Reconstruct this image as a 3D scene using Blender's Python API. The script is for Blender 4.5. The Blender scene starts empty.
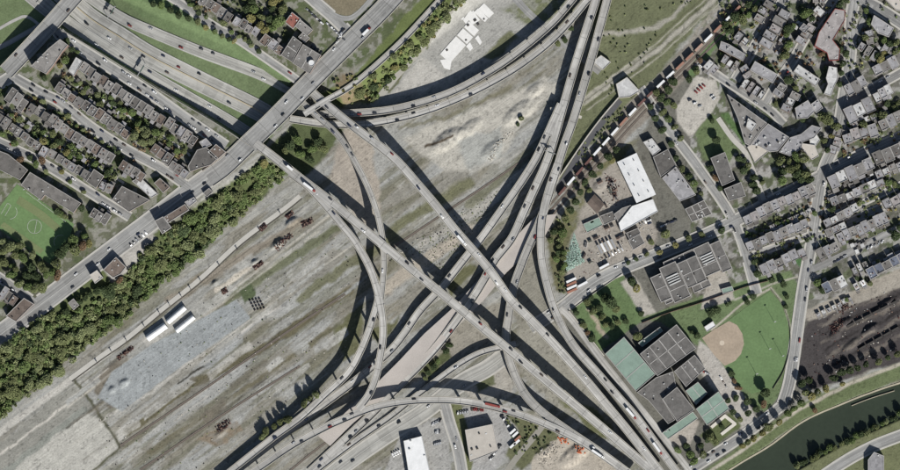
import bpy, math, random
import numpy as np

# ------------------------------------------------------------------ camera, sky, sun, exposure
S, H = 1.15, 4000.0                      # metres per map unit, flying height
sc = bpy.context.scene
cam_d = bpy.data.cameras.new('camera'); cam = bpy.data.objects.new('camera', cam_d)
sc.collection.objects.link(cam); sc.camera = cam
cam.location = (0, 0, H); cam.rotation_euler = (0, 0, 0)
cam_d.sensor_fit = 'HORIZONTAL'; cam_d.angle = 2*math.atan(450*S/H)
cam_d.clip_start = 10; cam_d.clip_end = 30000
SH = (-0.48, -0.8773)                     # shadow direction on the map (x to the right, y downwards)
EL = math.radians(34.5)
sun_dir = (-SH[0]*math.cos(EL), SH[1]*math.cos(EL), math.sin(EL))   # towards the sun
world = bpy.data.worlds.new('World'); sc.world = world; world.use_nodes = True
wn = world.node_tree.nodes; wl = world.node_tree.links
bg = wn['Background']; sky = wn.new('ShaderNodeTexSky'); sky.sky_type = 'NISHITA'; sky.sun_disc = False
sky.sun_elevation = EL; sky.sun_rotation = math.atan2(sun_dir[0], sun_dir[1])
wl.new(sky.outputs[0], bg.inputs[0]); bg.inputs[1].default_value = 0.05
sun_d = bpy.data.lights.new('sun', 'SUN'); sun = bpy.data.objects.new('sun', sun_d); sc.collection.objects.link(sun)
sun_d.energy = 4.6; sun_d.angle = math.radians(0.53); sun_d.color = (1.0, 0.98, 0.945)
sun.rotation_euler = (math.pi/2-EL, 0, math.atan2(sun_dir[0], -sun_dir[1]))
vs = sc.view_settings; vs.view_transform = 'Standard'; vs.look = 'None'; vs.exposure = 0.9; vs.gamma = 1
vs.use_curve_mapping = False
sc.render.engine = 'CYCLES'; sc.cycles.max_bounces = 4; sc.cycles.diffuse_bounces = 2; sc.cycles.use_denoising = True

# ------------------------------------------------------------------ helpers
rng = random.Random(11)
C = sc.collection
def W(u, v, z=0.0):
    k = S*(H-z)/H
    return ((u-450)*k, (235-v)*k, z)
def lin(c):
    c /= 255.0
    return c/12.92 if c <= .04045 else ((c+.055)/1.055)**2.4
KEXP = 1.6
def A(r, g, b):
    m = (r+g+b)/3; r, g, b = (m+(c-m)*.82 for c in (r, g, b))     # autumn colours, a little dull
    return (lin(r)/KEXP, lin(g)/KEXP, lin(b)/KEXP)
MATS = {}
def M(name, rgb, rough=.85, var=.18, scale=.12, fine=.9, rand=0.0, spec=.2, bump=0.0, metal=0.0):
    if name in MATS: return MATS[name]
    m = bpy.data.materials.new(name); m.use_nodes = True
    n, l = m.node_tree.nodes, m.node_tree.links
    b = n['Principled BSDF']; b.inputs['Roughness'].default_value = rough
    b.inputs['Specular IOR Level'].default_value = spec; b.inputs['Metallic'].default_value = metal
    geo = n.new('ShaderNodeNewGeometry')
    n1 = n.new('ShaderNodeTexNoise'); n1.inputs['Scale'].default_value = scale; n1.inputs['Detail'].default_value = 5
    n2 = n.new('ShaderNodeTexNoise'); n2.inputs['Scale'].default_value = fine; n2.inputs['Detail'].default_value = 3
    l.new(geo.outputs['Position'], n1.inputs['Vector']); l.new(geo.outputs['Position'], n2.inputs['Vector'])
    ad = n.new('ShaderNodeMath'); ad.operation = 'ADD'; l.new(n1.outputs['Fac'], ad.inputs[0]); l.new(n2.outputs['Fac'], ad.inputs[1])
    mr = n.new('ShaderNodeMapRange'); mr.inputs[1].default_value = .6; mr.inputs[2].default_value = 1.4
    mr.inputs[3].default_value = 1-var; mr.inputs[4].default_value = 1+var
    l.new(ad.outputs[0], mr.inputs[0])
    fac = mr.outputs[0]
    if rand:
        oi = n.new('ShaderNodeObjectInfo'); mr2 = n.new('ShaderNodeMapRange')
        mr2.inputs[3].default_value = 1-rand; mr2.inputs[4].default_value = 1+rand
        l.new(oi.outputs['Random'], mr2.inputs[0])
        mu = n.new('ShaderNodeMath'); mu.operation = 'MULTIPLY'; l.new(fac, mu.inputs[0]); l.new(mr2.outputs[0], mu.inputs[1]); fac = mu.outputs[0]
    vm = n.new('ShaderNodeVectorMath'); vm.operation = 'SCALE'; vm.inputs[0].default_value = rgb
    l.new(fac, vm.inputs['Scale']); l.new(vm.outputs[0], b.inputs['Base Color'])
    if bump:
        bp = n.new('ShaderNodeBump'); bp.inputs['Strength'].default_value = bump; bp.inputs['Distance'].default_value = .5
        l.new(n2.outputs['Fac'], bp.inputs['Height']); l.new(bp.outputs[0], b.inputs['Normal'])
    MATS[name] = m
    return m

class MB:
    """collects faces of one part"""
    def __init__(s): s.v = []; s.f = []; s.m = []
    def quad(s, a, b, c, d, mi=0):
        i = len(s.v); s.v += [a, b, c, d]; s.f.append((i, i+1, i+2, i+3)); s.m.append(mi)
    def box(s, cx, cy, z0, z1, lx, ly, ang=0.0, mi=0, mtop=None, taper=1.0):
        ca, sa = math.cos(ang), math.sin(ang); i = len(s.v)
        for z, k in ((z0, 1.0), (z1, taper)):
            for sx, sy in ((-1,-1),(1,-1),(1,1),(-1,1)):
                x, y = sx*lx/2*k, sy*ly/2*k
                s.v.append((cx+x*ca-y*sa, cy+x*sa+y*ca, z))
        for q in ((0,1,5,4),(1,2,6,5),(2,3,7,6),(3,0,4,7),(3,2,1,0)):
            s.f.append(tuple(i+j for j in q)); s.m.append(mi)
        s.f.append((i+4,i+5,i+6,i+7)); s.m.append(mi if mtop is None else mtop)
    def prism(s, pts, z0, z1, mi=0, mtop=None):
        """pts counter-clockwise xy"""
        i = len(s.v); n = len(pts)
        s.v += [(p[0], p[1], z0) for p in pts] + [(p[0], p[1], z1) for p in pts]
        for k in range(n):
            k2 = (k+1) % n
            s.f.append((i+k, i+k2, i+n+k2, i+n+k)); s.m.append(mi)
        s.f.append(tuple(i+n+k for k in range(n))); s.m.append(mi if mtop is None else mtop)
    def tube(s, p, q, r, n=6, mi=0, r2=None):
        p = np.array(p, float); q = np.array(q, float); d = q-p; L = np.linalg.norm(d) or 1; d /= L
        e = np.array((0,0,1.)) if abs(d[2]) < .9 else np.array((1.,0,0)); x = np.cross(d, e); x /= np.linalg.norm(x); y = np.cross(d, x)
        r2 = r if r2 is None else r2; i = len(s.v)
        for k in range(n):
            t = 2*math.pi*k/n; w = x*math.cos(t)+y*math.sin(t)
            s.v.append(tuple(p+w*r)); s.v.append(tuple(q+w*r2))
        for k in range(n):
            k2 = (k+1) % n
            s.f.append((i+2*k, i+2*k+1, i+2*k2+1, i+2*k2)); s.m.append(mi)
        s.f.append(tuple(i+2*k+1 for k in range(n))[::-1]); s.m.append(mi)
    def mesh(s, name, mats):
        me = bpy.data.meshes.new(name); me.from_pydata(s.v, [], s.f)
        for m in (mats if isinstance(mats, (list, tuple)) else [mats]): me.materials.append(m)
        if any(s.m): me.polygons.foreach_set('material_index', s.m)
        me.update(); return me
    def build(s, name, mats, parent=None):
        return link(name, s.mesh(name, mats), parent)

def link(name, data, parent=None, loc=None, rz=0.0):
    o = bpy.data.objects.new(name, data); C.objects.link(o)
    if parent is not None: o.parent = parent
    if loc is not None: o.location = loc
    if rz: o.rotation_euler = (0, 0, rz)
    return o
def tag(o, label, cat, group=None, kind=None):
    o['label'] = label
    if cat: o['category'] = cat
    if group: o['group'] = group
    if kind: o['kind'] = kind
    return o
def empty(name, loc=(0,0,0), rz=0.0): return link(name, None, None, loc, rz)
def clone(root, loc, rz=0.0, scale=None):
    r = root.copy(); C.objects.link(r); r.location = loc; r.rotation_euler = (0, 0, rz)
    if scale: r.scale = scale
    for ch in root.children:
        c = ch.copy(); C.objects.link(c); c.parent = r
        for g in ch.children:
            d = g.copy(); C.objects.link(d); d.parent = c
    return r
ONES = 'first second third fourth fifth sixth seventh eighth ninth tenth eleventh twelfth thirteenth fourteenth fifteenth sixteenth seventeenth eighteenth nineteenth'.split()
TENS = {20:('twentieth','twenty'),30:('thirtieth','thirty'),40:('fortieth','forty'),50:('fiftieth','fifty')}
def nth(i):                              # 0 -> first
    i += 1
    if i < 20: return ONES[i-1]
    t = i//10*10
    return TENS[t][0] if i == t else TENS[t][1]+'-'+ONES[i-t-1]

# ------------------------------------------------------------------ noise and terrain
_lat = np.random.RandomState(5).rand(256, 256)
def vnoise(x, y):
    xi = np.floor(x).astype(np.int64); yi = np.floor(y).astype(np.int64)
    fx = x-xi; fy = y-yi; fx = fx*fx*(3-2*fx); fy = fy*fy*(3-2*fy)
    a = _lat[xi & 255, yi & 255]; b = _lat[(xi+1) & 255, yi & 255]; c = _lat[xi & 255, (yi+1) & 255]; d = _lat[(xi+1) & 255, (yi+1) & 255]
    return (a*(1-fx)+b*fx)*(1-fy)+(c*(1-fx)+d*fx)*fy
def fbm(x, y, o=4):
    s = 0; w = .5; t = 0
    for k in range(o):
        s = s+w*vnoise(x+17.3*k, y+9.1*k); t += w; w *= .5; x = x*2.03; y = y*2.03
    return s/t
def smooth(x, a, b):
    t = np.clip((x-a)/(b-a), 0, 1); return t*t*(3-2*t)
def sdf(px, py, poly):                   # negative inside
    d = np.full(px.shape, 1e9); ins = np.zeros(px.shape, bool); n = len(poly)
    for i in range(n):
        x0, y0 = poly[i]; x1, y1 = poly[(i+1) % n]; ex, ey = x1-x0, y1-y0
        t = np.clip(((px-x0)*ex+(py-y0)*ey)/(ex*ex+ey*ey+1e-9), 0, 1)
        d = np.minimum(d, (px-x0-t*ex)**2+(py-y0-t*ey)**2)
        c = ((y0 > py) != (y1 > py))
        with np.errstate(divide='ignore', invalid='ignore'):
            xx = ex*(py-y0)/(ey if ey else 1e-9)+x0
        ins ^= c & (px < xx)
    d = np.sqrt(d); return np.where(ins, -d, d)
def lined(px, py, pts):                  # distance to a polyline
    d = np.full(px.shape, 1e9)
    for (x0, y0), (x1, y1) in zip(pts[:-1], pts[1:]):
        ex, ey = x1-x0, y1-y0
        t = np.clip(((px-x0)*ex+(py-y0)*ey)/(ex*ex+ey*ey+1e-9), 0, 1)
        d = np.minimum(d, (px-x0-t*ex)**2+(py-y0-t*ey)**2)
    return np.sqrt(d)
PLAT, TREN = 14.0, 2.0
TRENCH = [(-90,50),(-2,66),(60,27),(160,88),(215,121),(256,148),(300,190),(375,130),(322,78),(300,80),(290,80),(235,42),(150,4),(108,-16),(108,-90),(-90,-90)]
CANAL = [(690,520),(715,480),(740,464.5),(770,446),(804,421.5),(842,404.5),(870,393),(900,383.5),(990,360),(1060,340),(1060,420),(960,402),(900,418),(842,444),(796,470),(760,520)]
HEAPS = [  # (u, v, ru, rv, height) soil and rubble mounds
    (447,140,20,9,2.2),(470,128,16,7,1.6),(520,112,22,9,1.8),(492,150,14,8,1.4),(575,455,20,9,2.0),(545,452,12,6,1.5),
    (846,322,8,4,2.2),(870,330,12,4,2.6),(835,335,7,5,2.0),(885,305,13,4,2.4),(852,345,14,5,1.6),(222,432,9,4,1.4),(292,222,9,4,2.4),(278,243,10,4,2.6),(255,262,5,3,2.0),(215,283,5,3,1.5),
    (124,383,7,4,1.6),(112,390,5,4,1.4),(600,186,10,6,1.2),(535,90,14,6,1.2)]
def hgt(u, v):
    u = np.asarray(u, float); v = np.asarray(v, float)
    a = u*.8-v*.6; b = u*.6+v*.8
    crest = np.interp(a, [-300,93,160,200,230,400], [270,276,272,276,279,270])
    toe = np.interp(a, [-251,-82,31,127,200,230,400], [334,326,317,314,302,299,292])
    z = PLAT*(1-smooth(b, crest, toe))
    z = np.where(a > 700, 0, z)
    t = sdf(u, v, TRENCH)
    sw = np.where(lined(u, v, [(-90,50),(-2,66),(60,27),(160,88),(215,121),(256,148)]) < 9, 1.8, 8.0)
    wq = u*.7+v*.71; dip = smooth(wq, 150, 245)+1-smooth(wq, 66, 125)      # the highway dips below its two overpasses
    z = np.minimum(z, PLAT-(PLAT-TREN-6.0*(1-np.clip(dip, 0, 1)))*smooth(-t, 0, sw))
    c = sdf(u, v, CANAL)
    z = np.where(c < 8, z-4.2*smooth(-c, -2.0, 1.5), z)
    for hu, hv, ru, rv, hh in HEAPS:
        da = ((u-hu)*.8-(v-hv)*.6)/ru; db = ((u-hu)*.6+(v-hv)*.8)/rv
        z = z+hh*1.5*np.clip(1-da*da-db*db, 0, 1)*(.5+fbm(u/3.5, v/3.5, 3))
    return z
_gu = np.arange(-80, 981, 1.0); _gv = np.arange(-60, 531, 1.0); _G = hgt(*np.meshgrid(_gu, _gv))
def gz(u, v):
    x = min(max(u+80, 0), 1059); y = min(max(v+60, 0), 589); i, j = int(x), int(y); fx, fy = x-i, y-j
    return float((_G[j, i]*(1-fx)+_G[j, i+1]*fx)*(1-fy)+(_G[j+1, i]*(1-fx)+_G[j+1, i+1]*fx)*fy)

# ------------------------------------------------------------------ ground sheet with its cover colours
R = lambda *c: np.array(A(*c))
def ground():
    us = np.concatenate([[-9000,-3000,-1200,-500,-250,-150,-100], np.arange(-60, 961, 1.25), [1000,1060,1200,1600,2400,4200,9900]])
    vs_ = np.concatenate([[-9000,-3000,-1200,-500,-250,-120,-70], np.arange(-40, 511, 1.25), [540,600,720,1000,1700,3200,9500]])
    U, V = np.meshgrid(us, vs_); sh = U.shape; u = U.ravel(); v = V.ravel()
    z = hgt(u, v)
    a = u*.8-v*.6; b = u*.6+v*.8
    wu = u+9*(fbm(u/14, v/14)-.5)+3*(fbm(u/4+7, v/4)-.5); wv = v+9*(fbm(u/14+31, v/14)-.5)+3*(fbm(u/4+3, v/4+9)-.5)
    col = np.tile(R(151,150,143), (u.size, 1))
    def mix(c, w): col[:] = col*(1-w[:, None])+np.asarray(c)*w[:, None]
    def patch(poly, c, soft=1.2, wob=1.0, amt=1.0, br=0.0):
        xs = [p[0] for p in poly]; ys = [p[1] for p in poly]
        k = (u > min(xs)-14) & (u < max(xs)+14) & (v > min(ys)-14) & (v < max(ys)+14)
        d = sdf(u[k]*(1-wob)+wu[k]*wob, v[k]*(1-wob)+wv[k]*wob, poly)
        w = (1-smooth(d, -soft, soft))*amt
        if br: w = w*(1-br+br*smooth(fbm(u[k]/5, v[k]/5, 3), .38, .58))
        col[k] = col[k]*(1-w[:, None])+R(*c)*w[:, None]
    def band(pts, wd, c, soft=1.0, wob=.6, amt=1.0, br=0.0):
        xs = [p[0] for p in pts]; ys = [p[1] for p in pts]; m = wd+14
        k = (u > min(xs)-m) & (u < max(xs)+m) & (v > min(ys)-m) & (v < max(ys)+m)
        d = lined(u[k]*(1-wob)+wu[k]*wob, v[k]*(1-wob)+wv[k]*wob, pts)-wd/2
        w = (1-smooth(d, -soft, soft))*amt
        if br: w = w*(1-br+br*smooth(fbm(a[k]/9, b[k]/2.5, 3), .36, .6))
        col[k] = col[k]*(1-w[:, None])+R(*c)*w[:, None]
    # --- rail yard: gravel streaked along the old tracks
    st = fbm(a/60, b/2.2, 4); st2 = fbm(a/22+50, b/5, 4); st3 = fbm(a/90+20, b/9, 3)
    mix(R(176,172,160), smooth(st, .5, .72)*.55)
    mix(R(120,116,100), smooth(1-st, .52, .75)*.5)
    mix(R(122,119,100), smooth(st2, .53, .7)*.45)
    mix(R(160,160,155), smooth(st3, .5, .62)*.7); mix(R(122,114,94), smooth(fbm(a/50+9, b/11+4, 4), .52, .62)*.5); mix(R(106,104,80), smooth(fbm(a/70+29, b/6+14, 4), .57, .63)*.55)
    n1 = fbm(u/30, v/30)
    # --- districts
    plat = smooth(b, 272, 262)
    mix(R(104,106,84), plat)
    gr = fbm(u/9+40, v/9, 4)
    mix(R(84,96,58), plat*smooth(gr, .48, .56)*.8); mix(R(158,154,146), plat*smooth(fbm(u/5+11, v/5+3, 4), .47, .42)*.55)
    patch([(560,330),(640,140),(655,100),(715,30),(745,-40),(1100,-60),(1100,300),(820,300),(790,420),(700,480),(640,470)], (112,110,100), 2)
    rr = (u > 690) & (v < 300)
    g5 = fbm(u/5+11, v/5+3, 4); mix(R(92,104,68), rr*smooth(gr, .5, .55)*.75); mix(R(168,165,160), rr*smooth(g5, .47, .42)*.7); mix(R(78,84,60), rr*smooth(g5, .6, .66)*.6)
    # --- wood strip floor
    wood = [(-60,372),(0,335),(60,300),(140,240),(200,205),(262,158),(288,172),(215,236),(130,311),(60,366),(0,418),(-60,462)]
    patch(wood, (88,98,58), 2, 1)
    patch([(318,96),(352,76),(446,-30),(492,-30),(437,37),(375,104),(345,112)], (104,116,64), 1.5)
    patch([(262,155),(300,118),(345,128),(330,150),(300,182)], (88,98,62), 2)
    patch([(335,78),(352,70),(372,95),(345,108)], (128,112,84), 2.5, br=.4)
    # --- trench verges
    patch([(-60,70),(0,70),(62,30),(160,88),(262,150),(300,100),(285,72),(235,40),(150,2),(108,-16),(108,-60),(-60,-60)], (106,122,82), 1.5)
    patch([(108,-16),(108,-40),(150,-40),(180,4),(215,28),(236,40),(280,70),(295,86),(262,70),(200,45),(150,22)], (106,126,82), 1.5)
    patch([(330,-20),(380,-20),(368,6),(350,17),(330,12),(308,-4)], (128,118,94), 1.5)
    # --- western yard
    band([(-60,470),(0,432),(78,375),(128,338)], 6.5, (182,178,168), .8, .15)
    patch([(-60,480),(0,441),(74,386),(92,408),(60,432),(0,480)], (142,140,130), 1)
    patch([(-20,500),(20,462),(84,414),(104,420),(119,446),(92,474),(60,500)], (178,175,164), 1.4)
    band([(0,474),(40,445),(84,411)], 6, (140,142,132), 1.2)
    band([(-10,462),(30,432),(76,400)], 2.2, (190,184,172), .8)
    band([(74,380),(96,410),(119,446)], 3.0, (84,84,64), 1)
    band([(119,446),(104,462),(85,476)], 2.4, (92,92,70), 1)
    patch([(94,392),(102,372),(118,358),(130,370),(124,396),(112,410)], (120,112,98), 1.6)
    band([(128,432),(190,385),(262,350),(350,290)], 8, (104,98,74), 1.2, .6); band([(150,452),(240,392),(330,330)], 5, (112,106,84), 1.2, .6, 1, .4)
    band([(106,418),(150,392),(205,352)], 2.5, (178,174,164), .8)
    band([(180,382),(212,360)], 2.2, (70,68,60), .6)
    band([(300,300),(352,262),(395,236)], 9, (110,110,80), 2, 1, .9)
    band([(228,300),(300,252),(345,222)], 9, (104,108,78), 2, 1, .9)
    patch([(237,292),(250,283),(256,292),(246,303)], (86,98,66), 1)
    patch([(332,330),(366,302),(360,345),(345,362),(338,345)], (108,108,76), 2)
    patch([(195,440),(235,420),(243,430),(215,448)], (132,118,98), 1.5, br=.5)
    band([(170,300),(235,262),(300,222)], 9, (140,128,110), 2, 1, .8)
    band([(215,290),(248,270)], 4, (196,186,168), 1, .8)
    lr = random.Random(9)
    for i in range(46):
        bb = lr.uniform(338, 470); a0 = lr.uniform(-210, 120); a1 = a0+lr.uniform(40, 190); wd_ = lr.choice([.9, 1.2, 1.6, 2.4])
        pts = [(a_*.8+bq*.6, -a_*.6+bq*.8) for a_, bq in ((a0, bb), ((a0+a1)/2, bb+lr.uniform(-1.5, 1.5)), (a1, bb+lr.uniform(-3, 3)))]
        if all(u_ < 385 for u_, _ in pts): band(pts, wd_, lr.choice([(108,102,86),(96,94,72),(188,182,168),(124,116,98),(84,80,70),(200,194,182)]), .7, .12, lr.uniform(.5, .95), .45)
    for i in range(34):                  # graded gravel slabs and dark dirt patches laid along the old tracks
        a0, b0 = lr.uniform(-190, 110), lr.uniform(345, 478); la, lb = lr.uniform(14, 60), lr.uniform(3, 11)
        q_ = [(a0, b0), (a0+la, b0+lr.uniform(-1, 1)), (a0+la+lr.uniform(-4, 4), b0+lb), (a0+lr.uniform(-4, 4), b0+lb)]; pl = [(a_*.8+b_*.6, -a_*.6+b_*.8) for a_, b_ in q_]
        if max(p[0] for p in pl) < 372 and min(p[1] for p in pl) > 210: patch(pl, lr.choice([(176,174,166),(166,166,160),(184,180,170),(116,108,94),(104,98,84),(158,160,158)]), .6, .35, lr.uniform(.45, .85), .3)
    patch([(98,398),(112,372),(152,344),(236,300),(251,318),(205,350),(160,382),(122,412)], (150,154,153), .8, .2)
    # --- centre
    patch([(330,178),(345,128),(372,140),(380,200),(372,236),(345,205)], (166,156,142), 2)
    patch([(405,140),(438,122),(470,112),(545,78),(562,92),(525,120),(503,158),(472,172),(444,170)], (180,175,162), 3)
    patch([(455,142),(500,128),(505,155),(470,170)], (164,164,156), 2.5)
    band([(400,128),(440,118),(478,104),(512,86)], 4, (112,108,80), 1.2, 1, .6)
    band([(425,146),(440,142),(452,135)], 2.2, (84,72,56), .8)
    band([(470,205),(500,180),(532,152)], 9, (104,104,74), 1.6, .8, .7)
    band([(390,230),(430,205),(470,182)], 11, (112,112,80), 2.5, 1, .9)
    band([(420,245),(475,212),(530,165)], 5, (168,164,154), 1, .6)
    band([(385,290),(430,255),(470,232)], 12, (172,162,146), 2.5, 1)
    patch([(300,118),(385,96),(392,104),(345,126)], (150,144,126), 2)
    # --- northern lots
    patch([(372,106),(440,20),(475,-30),(560,-30),(560,20),(512,60),(450,92),(400,104)], (162,160,152), 1.6)
    patch([(388,98),(420,58),(428,60),(446,78),(430,90)], (182,178,168), 1.2, .4)
    band([(426,48),(428,36),(445,18),(462,-10)], 3, (100,104,74), 1, .6)
    band([(388,92),(404,70),(417,56)], 2.4, (104,106,76), .8, .6)
    patch([(484,58),(512,30),(520,38),(496,62)], (108,110,80), 2)
    patch([(500,10),(560,-20),(575,10),(530,25)], (112,116,84), 3, br=.5)
    # --- north-east field
    patch([(598,-30),(720,-40),(716,6),(660,70),(620,120),(575,158),(560,190),(552,160),(585,90)], (108,112,80), 2.5, 1)
    band([(585,100),(600,89),(659,48),(702,13),(720,-10)], 7, (160,156,142), 1.6, .8)
    band([(596,34),(646,31),(676,15),(694,-8)], 4.5, (156,152,138), 1.6, .8)
    for k in range(6):
        o = (k-2.5)*3.1; band([(583+o*.55,104+o*.8),(655+o*.55,50+o*.8),(716+o*.55,-4+o*.8)], 1.3, (176,170,154) if k % 2 else (92,92,68), .6, .25, .85, .3)
    band([(690,40),(718,8)], 3, (150,144,130), 1.5, .8)
    patch([(556,190),(622,110),(730,2),(760,-20),(766,-2),(740,24),(632,134),(582,196)], (138,130,118), 1.5, .4)
    band([(764,-12),(742,14),(716,42),(692,72)], 9, (98,124,76), 1.4, .5)
    patch([(640,140),(612,150),(568,200),(560,228),(568,236),(590,208),(612,176),(626,150)], (112,110,74), 2, br=.4)
    # --- industrial yard
    patch([(590,180),(616,160),(640,205),(660,230),(652,252),(604,275),(572,296),(566,262),(572,236)], (158,150,138), 2)
    patch([(556,216),(570,226),(566,296),(556,290),(546,240)], (108,106,74), 2.5)
    patch([(696,76),(716,80),(720,98),(712,112),(690,138),(677,121),(676,108)], (182,176,164), .8, .1)
    patch([(694,134),(712,113),(724,122),(738,148),(728,166),(705,160)], (104,120,78), 1.4, .4)
    patch([(720,114),(728,112),(748,142),(744,146)], (88,116,66), .8, .3)
    # --- park, school grounds, ball field surroundings
    patch([(571,309),(622,273),(648,316),(600,352)], (100,122,76), 1.2, .3)
    band([(590,308),(598,330),(606,338)], 3.5, (168,154,132), 1.2, 1)
    patch([(620,282),(634,274),(660,320),(642,316)], (172,166,154), 1, .3)
    patch([(640,318),(668,308),(745,280),(790,270),(806,296),(792,340),(786,390),(765,412),(742,398),(705,350),(660,322)], (104,122,80), 1.4, .3)
    patch([(700,340),(712,350),(748,402),(758,420),(742,430),(718,396),(695,366)], (176,170,160), 1.2, .3)
    patch([(712,266),(722,262),(735,300),(700,310)], (168,162,150), 1, .3)
    patch([(682,410),(700,422),(690,446),(664,444)], (168,160,148), 1.2, .4)
    patch([(730,412),(742,425),(715,446),(700,436)], (94,104,64), 1.4, .4)
    band([(712,330),(742,304),(771,288)], 1.8, (176,168,152), .6, .1); band([(771,288),(784,304),(793,338)], 1.6, (168,162,146), .6, .1)
    band([(735,300),(772,284),(800,276)], 1.6, (170,164,150), .6, .1)
    patch([(100,262),(118,250),(150,228),(158,240),(134,266),(112,286)], (154,150,142), 1.2, .4)
    patch([(790,250),(806,246),(804,272),(795,262)], (76,112,66), .8, .2)
    # --- scrap and coal siding by the canal
    patch([(806,322),(830,312),(900,282),(1000,240),(1000,330),(900,362),(850,378),(812,392),(798,380)], (74,69,68), 1.6)
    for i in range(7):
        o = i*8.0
        band([(818+o*.3,326+o),(860+o*.2,306+o*.95),(910,284+o*.95)], 2.6 if i % 2 else 4, (50,46,45) if i % 2 else (112,104,95), 1, .9, 1, .6)  # black stripes are fence and wall shadow lines put into the colour
    patch([(800,312),(868,284),(900,268),(1000,240),(1000,262),(900,288),(830,314),(808,322)], (158,150,136), 1.2, .4)
    # --- canal banks
    band([(690,490),(740,455),(800,413),(845,393),(900,371),(960,355)], 16, (104,116,76), 1.5, .4)
    band([(690,484),(740,452),(800,409),(850,384),(900,364)], 3.2, (176,168,150), .8, .2)
    patch([(760,520),(796,470),(842,444),(900,418),(960,402),(1000,402),(1000,520)], (112,116,80), 1.5, .4)
    # --- southern lots
    patch([(385,470),(400,436),(432,418),(446,420),(452,480),(390,490)], (160,158,152), 1, .2)
    patch([(452,410),(500,402),(520,425),(515,445),(488,480),(462,480)], (162,160,156), 1, .2)
    patch([(449,402),(460,402),(474,450),(470,480),(464,480)], (108,112,74), .8, .3)
    patch([(505,412),(552,428),(560,440),(520,470),(505,455),(520,430)], (104,106,74), 1.5, .5)
    patch([(530,460),(560,436),(600,452),(640,490),(530,490)], (176,166,150), 1.5)
    patch([(455,380),(500,355),(520,368),(512,398),(470,396)], (164,158,146), 2)
    patch([(470,372),(490,364),(498,384),(478,392)], (100,104,72), 1.5)
    patch([(520,330),(560,320),(600,380),(600,420),(560,410),(520,370)], (150,146,132), 2)
    patch([(560,400),(600,410),(620,440),(600,440)], (106,108,74), 2)
    patch([(420,360),(470,312),(505,300),(508,335),(470,350),(436,376)], (146,140,126), 2)
    patch([(418,372),(446,348),(452,358),(430,380)], (86,92,58), 1.8)
    for p in (((366,330),(400,318),(380,350)), ((440,285),(470,262),(478,268),(450,296))): patch(list(p), (104,104,72), 2)
    patch([(500,270),(540,240),(548,290),(560,320),(520,330)], (140,136,122), 2)
    # --- small scale mottling of soil
    col[:] = col*(.80+.40*fbm(u/5, v/5, 4))[:, None]
    sp = fbm(u/2.2, v/2.2, 2); col[:] = col*(1-.35*smooth(sp, .68, .8)*(b > 300))[:, None]
    yard = smooth(b, 300, 320)*(1-smooth(u-.35*(235-v), 545, 600)); yard[(v < 0) & (u > 590)] = 0
    K = S*(H-z)/H
    co = np.stack([(u-450)*K, (235-v)*K, z], 1).astype(np.float32)
    nr, nc = sh; idx = np.arange(nr*nc).reshape(nr, nc)
    q = np.stack([idx[1:, :-1], idx[1:, 1:], idx[:-1, 1:], idx[:-1, :-1]], -1).reshape(-1, 4)
    me = bpy.data.meshes.new('ground'); me.vertices.add(len(co)); me.vertices.foreach_set('co', co.ravel())
    me.loops.add(q.size); me.loops.foreach_set('vertex_index', q.ravel().astype(np.int32))
    me.polygons.add(len(q)); me.polygons.foreach_set('loop_start', (np.arange(len(q))*4).astype(np.int32))
    me.update(); me.validate()
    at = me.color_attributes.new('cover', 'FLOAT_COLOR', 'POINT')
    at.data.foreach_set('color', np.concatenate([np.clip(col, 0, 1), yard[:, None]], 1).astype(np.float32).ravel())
    m = bpy.data.materials.new('ground_cover'); m.use_nodes = True; n, l = m.node_tree.nodes, m.node_tree.links
    bs = n['Principled BSDF']; bs.inputs['Roughness'].default_value = .95; bs.inputs['Specular IOR Level'].default_value = .1
    ca = n.new('ShaderNodeVertexColor'); ca.layer_name = 'cover'; geo = n.new('ShaderNodeNewGeometry')
    n1_ = n.new('ShaderNodeTexNoise'); n1_.inputs['Scale'].default_value = .5; n1_.inputs['Detail'].default_value = 6; n1_.inputs['Roughness'].default_value = .7
    l.new(geo.outputs['Position'], n1_.inputs['Vector'])
    mr = n.new('ShaderNodeMapRange'); mr.inputs[1].default_value = .3; mr.inputs[2].default_value = .7; mr.inputs[3].default_value = .75; mr.inputs[4].default_value = 1.25
    l.new(n1_.outputs['Fac'], mr.inputs[0])
    rot = n.new('ShaderNodeMapping'); rot.vector_type = 'POINT'; rot.inputs['Rotation'].default_value = (0, 0, -math.atan2(.6, .8)); rot.inputs['Scale'].default_value = (1, 1, 1)
    l.new(geo.outputs['Position'], rot.inputs[0]); prev = mr.outputs[0]
    for sa, sb, lo, hi in ((.012, .55, .88, 1.13), (.05, 1.4, .92, 1.08)):
        st_ = n.new('ShaderNodeMapping'); st_.inputs['Scale'].default_value = (sa, sb, 1); l.new(rot.outputs[0], st_.inputs[0])
        ns = n.new('ShaderNodeTexNoise'); ns.inputs['Scale'].default_value = 1; ns.inputs['Detail'].default_value = 4; ns.inputs['Roughness'].default_value = .6; l.new(st_.outputs[0], ns.inputs['Vector'])
        m2 = n.new('ShaderNodeMapRange'); m2.inputs[1].default_value = .32; m2.inputs[2].default_value = .68; m2.inputs[3].default_value = lo; m2.inputs[4].default_value = hi; l.new(ns.outputs['Fac'], m2.inputs[0])
        mx = n.new('ShaderNodeMix'); mx.data_type = 'FLOAT'; mx.inputs[2].default_value = 1.0; l.new(ca.outputs['Alpha'], mx.inputs[0]); l.new(m2.outputs[0], mx.inputs[3])
        mm = n.new('ShaderNodeMath'); mm.operation = 'MULTIPLY'; l.new(prev, mm.inputs[0]); l.new(mx.outputs[0], mm.inputs[1]); prev = mm.outputs[0]
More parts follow.
